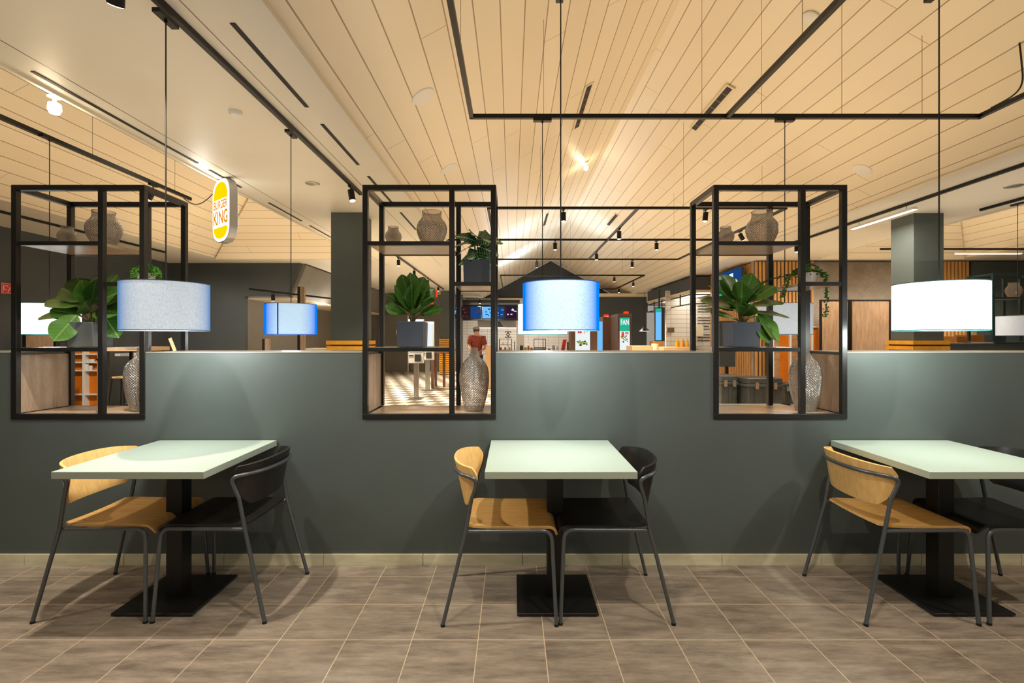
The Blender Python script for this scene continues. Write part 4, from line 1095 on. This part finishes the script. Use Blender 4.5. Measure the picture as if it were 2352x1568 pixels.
# kiosks
def kiosk(px0, px1, y, ztop, depth, label, scr_px, green, group='brown order kiosks with bright screens'):
    x0, x1 = PXx(px0, y), PXx(px1, y); c = (x0+x1)/2
    r = empty('order_kiosk', (c, y, 0), label, 'kiosk', group)
    MB().box(x0-c, x1-c, 0, depth, 0, ztop).obj('body', 'brown_laminate', r, bevel=.01)
    s0, s1 = PXx(scr_px[0], y)-c, PXx(scr_px[1], y)-c; z0, z1 = PZ(804, y), min(ztop-.06, PZ(scr_px[2], y)); w = s1-s0; h = z1-z0; sc_ = (s0+s1)/2
    MB().box(s0-.015, s1+.015, -.02, 0, z0-.015, z1+.015).obj('bezel', 'case_black', r)
    MB().box(s0, s1, -.025, -.019, z0, z1).obj('display', 'screen_white', r)
    zt = z1
    if green:
        MB().box(s0, s1, -.028, -.024, z1-h*.42, z1).obj('banner', 'screen_green', r); zt = z1-h*.42
        fit_text('lettering', 'FAN', w*.8, h*.17, 'screen_white', r, sc_, -.030, z1-h*.14, .03)
    zz = zt-h*.10
    fit_text('price', '8', w*.30, h*.17, 'screen_red', r, sc_-w*.20, -.030, zz, .05)
    fit_text('price', '99', w*.34, h*.085, 'screen_red', r, sc_+w*.20, -.030, zz+h*.035, .05)
    fit_text('price', '\u20ac', w*.14, h*.05, 'screen_red', r, sc_+w*.12, -.030, zz-h*.05, .03)
    m1, m2 = MB(), MB(); rr = random.Random(3)
    for k in range(16):
        m = m1 if k % 2 else m2; a = sc_+rr.uniform(-.36, .36)*w; b = z0+h*.34+rr.uniform(-.09, .11)*h; q = rr.uniform(.05, .11)*w
        m.prism([(a+q*math.cos(t), b+q*.7*math.sin(t)) for t in [j*PI/5 for j in range(10)]], 'y', -.030-k*.0002, -.026)
    m1.obj('meal_picture', 'screen_lime', r); m2.obj('meal_picture', 'screen_brown', r)
    return r
kiosk(1311, 1372, 12.9, PZ(735, 12.9), .5, 'brown order kiosk with a white 8,99 poster screen under the blue lamp', (1321, 1355, 757), False)
kiosk(1419, 1451, 12.9, PZ(720, 12.9), .9, 'tall brown order kiosk with a green and white screen right of the blue lamp', (1423, 1446, 729), True)
thing_box('dark_kiosk', PXx(1385, 14.2), PXx(1403, 14.2), 14.2, 14.8, 0, PZ(727, 14.2), 'brown_laminate', 'dark brown kiosk body standing behind and left of the green-screen kiosk', 'kiosk')
for px, l in ((1393, 'left red number box behind the kiosks'), (1439, 'small red number box on top of the green-screen kiosk')):
    y = 13.0 if px > 1400 else 14.3
    thing_box('number_sign', PXx(px-5, y), PXx(px+5, y), y, y+.1, PZ(721 if px > 1400 else 727, y)+.001, PZ(715 if px > 1400 else 722, y), 'neon_red', l, 'sign')
thing_box('payment_device', PXx(1373, 13.2), PXx(1384, 13.2), 13.2, 13.3, 0, PZ(738, 13.2), 'screen_sky', 'narrow pale blue panel between the kiosks', 'panel')

# ------------------------------------------------------------------ right background
# canopy
xq = 4.98
r = empty('counter_canopy', (xq, 13.7, 2.70), 'dark grey canopy box above the tiled counter', 'canopy')
MB().box(0, 1.0, 0, 4.4, 0, .36).obj('fascia', 'wall_dark', r); MB().box(-.02, 1.02, -.02, 4.42, -.05, 0).obj('trim', 'cream', r)
m = MB()
for z in (-.12, -.38): m.bar((.04, .1, z), (.04, 4.6, z), .03); m.bar((.04, .1, z), (1.0, .1, z), .03); m.bar((.04, 4.6, z), (1.0, 4.6, z), .03)
for i in range(6): m.bar((.04, .1+i*.9, -.38), (.04, .1+i*.9, -.02), .03)
for i in range(3): m.bar((.04, .1+i*1.8, -.38), (1.0, .1+i*1.8, -.38), .025)
m.obj('hanging_grid', 'black_metal', r)
MB().box(.3, .8, .3, 4.0, -.07, -.05).obj('light_panel', 'sign_white', r)
r = empty('narrow_screen', (PXx(1513, 13.6), 13.6, PZ(781, 13.6)), 'narrow upright blue screen left of the white tiled wall', 'screen')
h_ = PZ(708, 13.6)-PZ(781, 13.6)
MB().box(-.09, .17, .02, .12, -.03, h_+.03).obj('casing', 'case_black', r); MB().box(-.08, .075, 0, .02, 0, h_).obj('display', 'screen_sky', r); MB().box(-.08, .075, -.003, 0, h_*.88, h_).obj('banner', 'screen_green', r)
MB().box(.02, .06, .08, .11, h_+.03, 2.7-PZ(781, 13.6)).obj('hanger', 'black_metal', r)
# writing on tiled wall (illegible strokes)
r = empty('wall_lettering', (PXx(1602, 15.5), 15.48, PZ(790, 15.5)), 'lines of small dark lettering on the white tiled wall', 'lettering')
m = MB(); rr = random.Random(2); z = 0; yy = 0
for i in range(13):
    z = 1.18-i*.09; x = 0; end = rr.uniform(.35, .52)
    if i in (3, 9): continue
    while x < end:
        w = rr.uniform(.012, .04); m.box(x, x+w, 0, .01, z, z+rr.uniform(.022, .034)); x += w+.008
m.obj('strokes', 'text_dark', r)
thing_box('wall_plate', PXx(1533, 15.4), PXx(1549, 15.4), 15.4, 15.45, PZ(763, 15.4), PZ(752, 15.4), 'wire_grey', 'small grey plate on the tiled wall', 'plate')
thing_box('picture_frame', PXx(1601, 15.3), PXx(1616, 15.3), 15.3, 15.35, PZ(772, 15.3), PZ(748, 15.3), 'cream', 'pale framed notice in front of the lettering', 'frame')
thing_box('side_counter', PXx(1525, 11.6), PXx(1590, 11.6), 11.6, 12.3, 0, PZ(797, 11.6), 'counter_wood', 'pale wood counter carrying amber bottles at the right', 'counter')
thing_box('wood_crate', PXx(1452, 11.8), PXx(1500, 11.8), 11.8, 12.4, 0, PZ(794, 11.8), 'counter_wood', 'long pale wood planter box right of the kiosks', 'box')
thing_box('wood_crate', PXx(1502, 12.4), PXx(1524, 12.4), 12.4, 12.8, 0, PZ(784, 12.4), 'cardboard', 'brown wooden box below the narrow blue screen', 'box')
o = MB().cyl((0, 0), .06, 0, .15, 20, .09).obj('waste_bowl', 'cream', None, loc=(PXx(1507, 12.0), 12.1, 0)); tag(o, 'cream bucket between the two wooden boxes', 'bucket')
o.location.z = 0; o.scale = (1, 1, PZ(789, 12)/.15)
for i, px in enumerate((1553, 1559, 1565, 1571, 1577)):
    r = MB().lathe([(0, 0), (.032, 0), (.034, .10), (.012, .16), (.010, .205), (0, .205)], 14).obj('sauce_bottle', 'amber', None, loc=(PXx(px, 11.8), 11.75+(i % 2)*.1, PZ(797, 11.6)))
    tag(r, ['leftmost amber bottle', 'second amber bottle from the left', 'middle amber bottle', 'fourth amber bottle from the left', 'rightmost amber bottle'][i]+' on the pale wood counter', 'bottle', 'amber bottles on the counter')
o = MB().lathe([(0, 0), (.05, 0), (.06, .08), (0, .08)], 16).obj('bowl', 'white_ceramic', None, loc=(PXx(1584, 11.8), 11.85, PZ(797, 11.6))); tag(o, 'white bowl right of the amber bottles', 'bowl')

# slat walls
def slats_front(px0, px1, y, z0, z1, label, pitch=.085):
    x0, x1 = PXx(px0, y), PXx(px1, y)
    r = empty('slat_panel', (x0, y, 0), label, 'wall cladding', 'upright oak slat claddings')
    MB().box(0, x1-x0, .03, .06, z0, z1).obj('backing', 'brown_laminate', r)
    m = MB(); x = 0
    while x < x1-x0-.03: m.box(x, x+pitch*.62, 0, .03, z0, z1); x += pitch
    m.obj('slats', 'slat_wood', r)
slats_front(1735, 1868, YRB, 0, 3.10, 'upright oak slat wall behind the right shelf frame')
slats_front(2160, 2229, YRB-.03, 0, 3.10, 'oak slat strip right of the right dark column')
r = empty('slat_panel', (xs, YRB+.22, 0), 'oak slat wall running back beside the television', 'wall cladding', 'upright oak slat claddings')
MB().box(.02, .05, 0, 2.3, 0, 3.11).obj('backing', 'brown_laminate', r)
m = MB(); y = 0
while y < 2.3: m.box(-.01, .02, y, y+.055, .2, 3.09); y += .09
m.obj('slats', 'slat_wood', r); MB().box(-.02, .02, 0, 2.3, 0, .18).obj('plinth', 'case_black', r)
struct(MB().box(PXx(1735, YRB), 12, YRB-.02, YRB+.07, 3.10, 3.118).obj('trim_13', 'case_black'))
# tv on side wall
r = empty('television', (xs-.20, 11.95, 2.60), 'large television with a blue picture behind the right fig plant', 'television')
MB().box(0, .06, -.5, 1.0, -.36, .42).obj('casing', 'case_black', r); MB().box(-.006, 0, -.48, .98, -.34, .40).obj('display', 'screen_blue', r)
m = MB(); rr = random.Random(5)
for i in range(9): y = rr.uniform(-.4, .7); z = rr.uniform(-.3, .25); m.box(-.009, -.005, y, y+rr.uniform(.08, .3), z, z+rr.uniform(.04, .12))
m.obj('picture', 'screen_white', r); m = MB().box(-.009, -.005, .3, .7, -.3, .05); m.obj('picture', 'screen_green', r)
MB().box(.06, .18, .1, .3, -.1, .1).obj('bracket', 'black_metal', r)
r = empty('dark_screen', (PXx(1672, 10.2), 10.2, PZ(842, 10.2)), 'blank dark screen on a post below the right fig plant', 'screen')
MB().box(-.17, .16, 0, .05, 0, .95).obj('casing', 'case_black', r, bevel=.006); MB().box(-.03, .03, .05, .1, -PZ(842, 10.2), .5).obj('post', 'black_metal', r); MB().box(-.2, .2, -.1, .3, -PZ(842, 10.2), -PZ(842, 10.2)+.02).obj('base_plate', 'black_metal', r)
# wood panels with black frames on the concrete wall
def wpanel(px0, px1, y, label):
    x0, x1 = PXx(px0, y), PXx(px1, y); zt = PZ(688, y)
    r = empty('wood_wall_panel', ((x0+x1)/2, y, 0), label, 'wall panel', 'wood panels in black frames')
    h = (x1-x0)/2; MB().box(-h+.03, h-.03, .01, .04, 0, zt-.03).obj('panel', 'wall_wood', r)
    m = MB().box(-h, h, 0, .05, zt-.03, zt); m.box(-h, -h+.03, 0, .05, 0, zt-.03); m.box(h-.03, h, 0, .05, 0, zt-.03); m.obj('frame', 'black_metal', r)
wpanel(1885, 1951, 10.3, 'wood panel in a black frame seen through the right frame')
wpanel(1954, 2046, 10.6, 'wood panel in a black frame left of the right dark column')
# brick and orange unit
Yb = 10.9
r = empty('orange_wall_unit', (PXx(1815, Yb), Yb, 0), 'orange and brick wall unit with white uprights behind the right opening', 'wall unit')
cx_ = PXx(1815, Yb)
MB().box(PXx(1778, Yb)-cx_, PXx(1794, Yb)-cx_, .05, .1, 0, PZ(765, Yb)).obj('brick_panel', 'brickish', r)
MB().box(PXx(1794, Yb)-cx_, PXx(1815, Yb)-cx_, .05, .1, 0, PZ(765, Yb)).obj('orange_panel', 'orange_panel', r)
MB().box(PXx(1818, Yb)-cx_, PXx(1833, Yb)-cx_, .05, .1, 0, PZ(765, Yb)).obj('brick_panel', 'brickish', r)
MB().box(PXx(1850, Yb)-cx_, PXx(1884, Yb)-cx_, .05, .1, 0, PZ(752, Yb)).obj('orange_panel', 'orange_panel', r)
for px in (1776, 1816, 1866): MB().box(PXx(px, Yb)-cx_-.02, PXx(px, Yb)-cx_+.02, 0, .12, 0, PZ(752, Yb)).obj('upright', 'white_paint', r)
MB().box(PXx(1776, Yb)-cx_, PXx(1886, Yb)-cx_, 0, .12, PZ(752, Yb), PZ(749, Yb)).obj('top_rail', 'white_paint', r)
# cases
def case(px0, px1, y, py0, d, label):
    x0, x1 = PXx(px0, y), PXx(px1, y); c = (x0+x1)/2; h = (x1-x0)/2; z = PZ(py0, y)
    r = empty('equipment_case', (c, y, 0), label, 'case', 'black plastic equipment cases on the floor')
    MB().box(-h*.93, h*.93, 0, d, .03, z*.74).obj('body', 'case_black', r, bevel=.015)
    MB().box(-h, h, -.03, d+.02, z*.72, z*.80).obj('rim', 'case_black', r, bevel=.008)
    MB().box(-h*.95, h*.95, -.01, d, z*.80, z).obj('lid', 'case_black', r, bevel=.02)
    for sx in (-.5, .5): MB().box(sx*h-.03, sx*h+.03, -.045, -.02, z*.66, z*.86).obj('latch', 'steel', r)
    for sx in (-.8, .8): MB().cyl((sx*h, d/2), .03, 0, .03, 12).obj('caster', 'rubber', r)
    for k in range(3): MB().box(-h*.6+k*h*.5, -h*.6+k*h*.5+.02, -.012, 0, .06, z*.66).obj('rib', 'case_black', r)
case(1655, 1695, 9.6, 862, .5, 'upright black case at the left end behind the right opening')
case(1716, 1800, 9.3, 868, .6, 'long black case with a domed lid behind the right opening')
case(1803, 1828, 9.9, 880, .4, 'small black case beside the tall vase in the right opening')
# things behind the big white lamp
Yk = 9.0
thing_box('back_bench', PXx(2165, 7.6), PXx(2285, 7.6), 7.6, 8.1, 0, 1.20, 'blue_grey_top', 'blue-grey bench back behind the right column', 'bench')
thing_box('wood_box', PXx(2198, Yk), PXx(2218, Yk), Yk, Yk+.3, 1.0, PZ(772, Yk), 'cardboard', 'brown wooden box below the big white lamp', 'box')
thing_box('wood_box', PXx(2228, Yk), PXx(2268, Yk), Yk, Yk+.3, 1.0, PZ(769, Yk), 'cardboard', 'wide brown crate below the right part of the big white lamp', 'box')
thing_box('low_wall_shelf', PXx(2190, Yk)-.05, PXx(2285, Yk), Yk-.05, Yk+.35, 0, 1.0, 'case_black', 'dark low unit carrying the brown boxes at the right', 'shelf unit')
small_round(PXx(2255, Yk), Yk+.15, PZ(769, Yk), 'green plant on the wide brown crate under the white lamp', 'vine_green', [], 22, 200)

# ------------------------------------------------------------------ person
def person(x, y):
    r = empty('person', (x, y, 0), 'person in a red-brown shirt and light cap leaning over the counter behind the tall vase', 'person')
    def skin(name, verts, edges, rad, mat, root=0, par=None, sub=1):
        me = bpy.data.meshes.new(name); me.from_pydata(verts, edges, []); me.materials.append(M[mat])
        o = bpy.data.objects.new(name, me); C.objects.link(o); o.parent = par or r
        sk = o.modifiers.new('skin', 'SKIN'); sk.use_smooth_shade = True
        for i, q in enumerate(rad): o.data.skin_vertices[0].data[i].radius = (q, q) if isinstance(q, (int, float)) else q
        for i in range(len(verts)): o.data.skin_vertices[0].data[i].use_root = (i == root)
        s = o.modifiers.new('sub', 'SUBSURF'); s.levels = sub; s.render_levels = 2
        return o
    V = [(0, 0, .92), (.02, -.02, 1.12), (.04, -.05, 1.32), (.03, -.08, 1.43), (.02, -.10, 1.49), (.01, -.11, 1.575),   # pelvis..head
         (-.09, 0, .86), (-.10, -.02, .48), (-.10, .02, .08), (-.10, -.12, .04), (.09, 0, .86), (.11, .02, .48), (.12, .05, .08), (.12, -.08, .04),
         (-.15, -.05, 1.36), (-.20, -.10, 1.12), (-.12, -.28, 1.02), (.20, -.05, 1.34), (.27, -.10, 1.10), (.20, -.30, 1.03)]
    E = [(0, 1), (1, 2), (2, 3), (3, 4), (4, 5), (0, 6), (6, 7), (7, 8), (8, 9), (0, 10), (10, 11), (11, 12), (12, 13), (2, 14), (14, 15), (15, 16), (2, 17), (17, 18), (18, 19)]
    R = [(.15, .11), (.13, .10), (.15, .10), (.055, .055), (.068, .08), (.086, .105), .085, .06, .04, .035, .085, .06, .04, .035, .06, .043, .03, .06, .043, .03]
    b = skin('body', V, E, R, 'skin')
    skin('shirt', [(0, 0, .90), (.02, -.02, 1.12), (.04, -.05, 1.33), (.035, -.07, 1.40), (-.15, -.05, 1.36), (-.19, -.09, 1.16), (.20, -.05, 1.34), (.26, -.09, 1.15)],
         [(0, 1), (1, 2), (2, 3), (2, 4), (4, 5), (2, 6), (6, 7)], [(.19, .15), (.17, .14), (.19, .14), (.09, .09), .105, .075, .105, .075], 'shirt_red')
    skin('trousers', [(0, 0, .93), (-.09, 0, .84), (-.10, -.02, .48), (-.10, .02, .12), (.09, 0, .84), (.11, .02, .48), (.12, .05, .12)],
         [(0, 1), (1, 2), (2, 3), (0, 4), (4, 5), (5, 6)], [(.20, .16), .12, .085, .065, .12, .085, .065], 'trouser_dark')
    MB().lathe([(.100, 0), (.102, .02), (.094, .05), (.06, .075), (0, .085)], 20).obj('cap', 'cap_grey', r, loc=(.01, -.10, 1.60))
    MB().lathe([(.02, -.09), (.075, -.08), (.084, -.03), (.084, .02)], 20).obj('hair', 'hair_dark', r, loc=(.01, -.045, 1.60))
    for s in (-1, 1):
        hx, hy, hz = (-.12, -.28, 1.02) if s < 0 else (.20, -.30, 1.03)
        m = MB()
        for k in range(4): m.tube([(hx-.03+k*.02, hy-.03, hz), (hx-.034+k*.022, hy-.08, hz-.005), (hx-.034+k*.022, hy-.105+abs(k-1.5)*.008, hz-.02)], [.009, .008, .006], 6)
        m.tube([(hx-s*.03, hy-.01, hz), (hx-s*.055, hy-.05, hz-.005)], [.010, .008], 6); m.obj('fingers', 'skin', r)
    m = MB()
    for s in (-1, 1): m.cyl((0, 0), .001, 0, .001, 4)
    for s in (-1, 1): MB().lathe([(0, -.008), (.008, 0), (0, .008)], 8).obj('eye', 'hair_dark', r, loc=(.01+s*.03, -.197, 1.585))
    MB().lathe([(0, -.02), (.011, -.012), (0, .02)], 8).obj('nose', 'skin', r, loc=(.01, -.20, 1.56))
    return r
person(PXx(1093, 13.9), 14.0)

# ------------------------------------------------------------------ lights
def light(kind, name, loc, energy, col, size=.1, rot=(0, 0, 0), size_y=None, spot_=None, blend=.6):
    d = bpy.data.lights.new(name, kind); d.energy = energy; d.color = col
    if kind == 'AREA':
        d.size = size
        if size_y: d.shape = 'RECTANGLE'; d.size_y = size_y
    else: d.shadow_soft_size = size
    if kind == 'SPOT': d.spot_size = spot_; d.spot_blend = blend
    o = bpy.data.objects.new(name, d); C.objects.link(o); o.location = loc; o.rotation_euler = rot; return o
WARM = (1, .78, .50); WARM2 = (1, .90, .76); WARMY = (1, .73, .41); COOL = (.94, 1.0, .97)
for x, y, e, c in ((-1.826, 2.6, 24, COOL), (.257, 2.6, 24, COOL), (2.253, 2.6, 24, (.92, 1, .94)), (-1.825, 4.07, 8, COOL), (.25, 4.05, 8, COOL), (-3.80, 4.05, 9, COOL), (2.242, 4.05, 3, COOL)):
    light('POINT', 'pendant_glow', (x, y, 1.375), e, c, .06)
def spt(x, y, z, e, ang=80, rx_=0, ry_=0, c=WARM2, s=.03): light('SPOT', 'track_and_fill_glow', (x, y, z), e, c, s, (math.radians(rx_), math.radians(ry_), 0), None, math.radians(ang), .7)  # serves the track spotlights and the added fill spots
spt(-1.83, 2.28, 2.90, 190, 100)
spt(.9, 1.2, 3.0, 110, 100, 20); spt(-.33, 1.4, 3.0, 90, 95, 15); spt(3.0, 1.4, 3.0, 120, 100, 15); spt(-3.2, 1.5, 3.0, 60, 95, 10)
for x, y, z, l, tl in SP[1:]:
    spt(x, y, z-.20, 210 if y < 9 else 480, 95)
# uplight added below the ceilings to brighten them, with no fitting
light('AREA', 'ceiling_fill', (1.7, 3.2, 2.95), 36, WARMY, 5.0, (PI, 0, 0), 6)
light('AREA', 'ceiling_fill', (1.8, 9.6, 2.6), 27, WARMY, 4.6, (PI, 0, 0), 7)
light('AREA', 'ceiling_fill', (.75, 13.6, 2.7), 60, (.72, .86, 1), 1.6, (PI, 0, 0), 6)
light('AREA', 'ceiling_fill', (-4.9, 4.5, 2.8), 22, WARMY, 2.6, (PI, 0, 0), 9)
light('AREA', 'ceiling_fill', (8.2, 5.5, 2.8), 30, WARM, 2.6, (PI, 0, 0), 9)
light('AREA', 'ceiling_fill', (-2.3, 2.5, 2.45), 15, WARM, 1.6, (PI, 0, 0), 8)
light('AREA', 'ceiling_fill', (-2.3, 12, 2.45), 15, WARM, 1.6, (PI, 0, 0), 9)
light('AREA', 'ceiling_fill', (5.7, 3.5, 2.45), 16, WARM2, 1.6, (PI, 0, 0), 8)
light('AREA', 'ceiling_fill', (-4.5, 9.5, 2.5), 18, WARM, 4, (PI, 0, 0), 3)
light('AREA', 'ceiling_fill', (7.5, 9.5, 2.5), 18, WARM, 5, (PI, 0, 0), 3)
for x in (6.0, 7.2, 8.6, 10): spt(x, 9.4, 2.95, 85, 100, 35, 0, WARM2)  # added fill for the right room walls, no spotlight heads here
for x in (-7.2, -5.8): spt(x, 9.8, 2.95, 60, 110, 35, 0, WARM2)  # added fill toward the left back wall, no heads modelled
for x in (-6.6, -5.6): spt(x, 6.6, 2.95, 170, 90, 42, 0, WARM2)  # added fill that brightens the orange cabinet, no heads modelled
light('POINT', 'emergency_glow', (RX-.35, 9.0, zceil(RX-.35)-.25), 2.5, WARM, .04)
light('POINT', 'emergency_glow', (-3.42, 3.62, ZE-.12), 5, WARM, .04)
light('AREA', 'kitchen_glow', (.3, 21.5, 2.8), 130, (1, .97, .93), 4, (0, 0, 0), 3)
for x, y, e in ((1.9, 13.4, 150), (.2, 15.2, 190), (.3, 11.8, 90)): light('SPOT', 'ceiling_fill', (x, y, 2.3), e, (.58, .76, 1), .15, (PI, 0, 0), None, math.radians(70), 1)  # added cool spots that put a bluish glare on the gable ceiling
light('AREA', 'canopy_glow', (5.5, 14.2, 2.6), 16, (1, .9, .78), .8, (0, 0, 0), 3)
light('AREA', 'sidewall_glow', (5.9, 14.4, 2.55), 8, (1, .9, .78), .8, (0, 0, 0), 1)
light('POINT', 'recess_fill', (-4.9, 13.5, 2.1), 30, WARM2, .1)  # point light added to brighten the recess, without a fitting
light('POINT', 'sign_glow', (-3.35, 5.3, 2.95), 6, (1, .97, .9), .1)
light('AREA', 'linear_glow', (5.18, 6.85, 2.99), 40, WARM2, .06, (0, 0, 0), 1.3)
light('AREA', 'linear_glow', (8.9, 9.5, 2.95), 40, WARM2, 1.3, (0, 0, 0), .06)
w = bpy.data.worlds.new('world'); scene.world = w; w.use_nodes = True
w.node_tree.nodes['Background'].inputs[0].default_value = (1, .90, .76, 1); w.node_tree.nodes['Background'].inputs[1].default_value = .34

# ------------------------------------------------------------------ camera
cam = bpy.data.cameras.new('camera'); co = bpy.data.objects.new('camera', cam); C.objects.link(co)
co.location = (0, 0, H); co.rotation_euler = (PI/2, 0, 0)
cam.sensor_width = 36; cam.lens = F/2352*36; cam.shift_y = -(784-HY)/2352; cam.clip_start = .05; cam.clip_end = 100
scene.camera = co
vs = scene.view_settings; vs.view_transform = 'Standard'; vs.look = 'None'; vs.gamma = 1; vs.use_curve_mapping = False; vs.exposure = 0
try: scene.display_settings.display_device = 'sRGB'
except Exception: pass
scene.cycles.max_bounces = 8; scene.cycles.transparent_max_bounces = 24
scene.cycles.use_denoising = True
scene.cycles.sample_clamp_indirect = 4
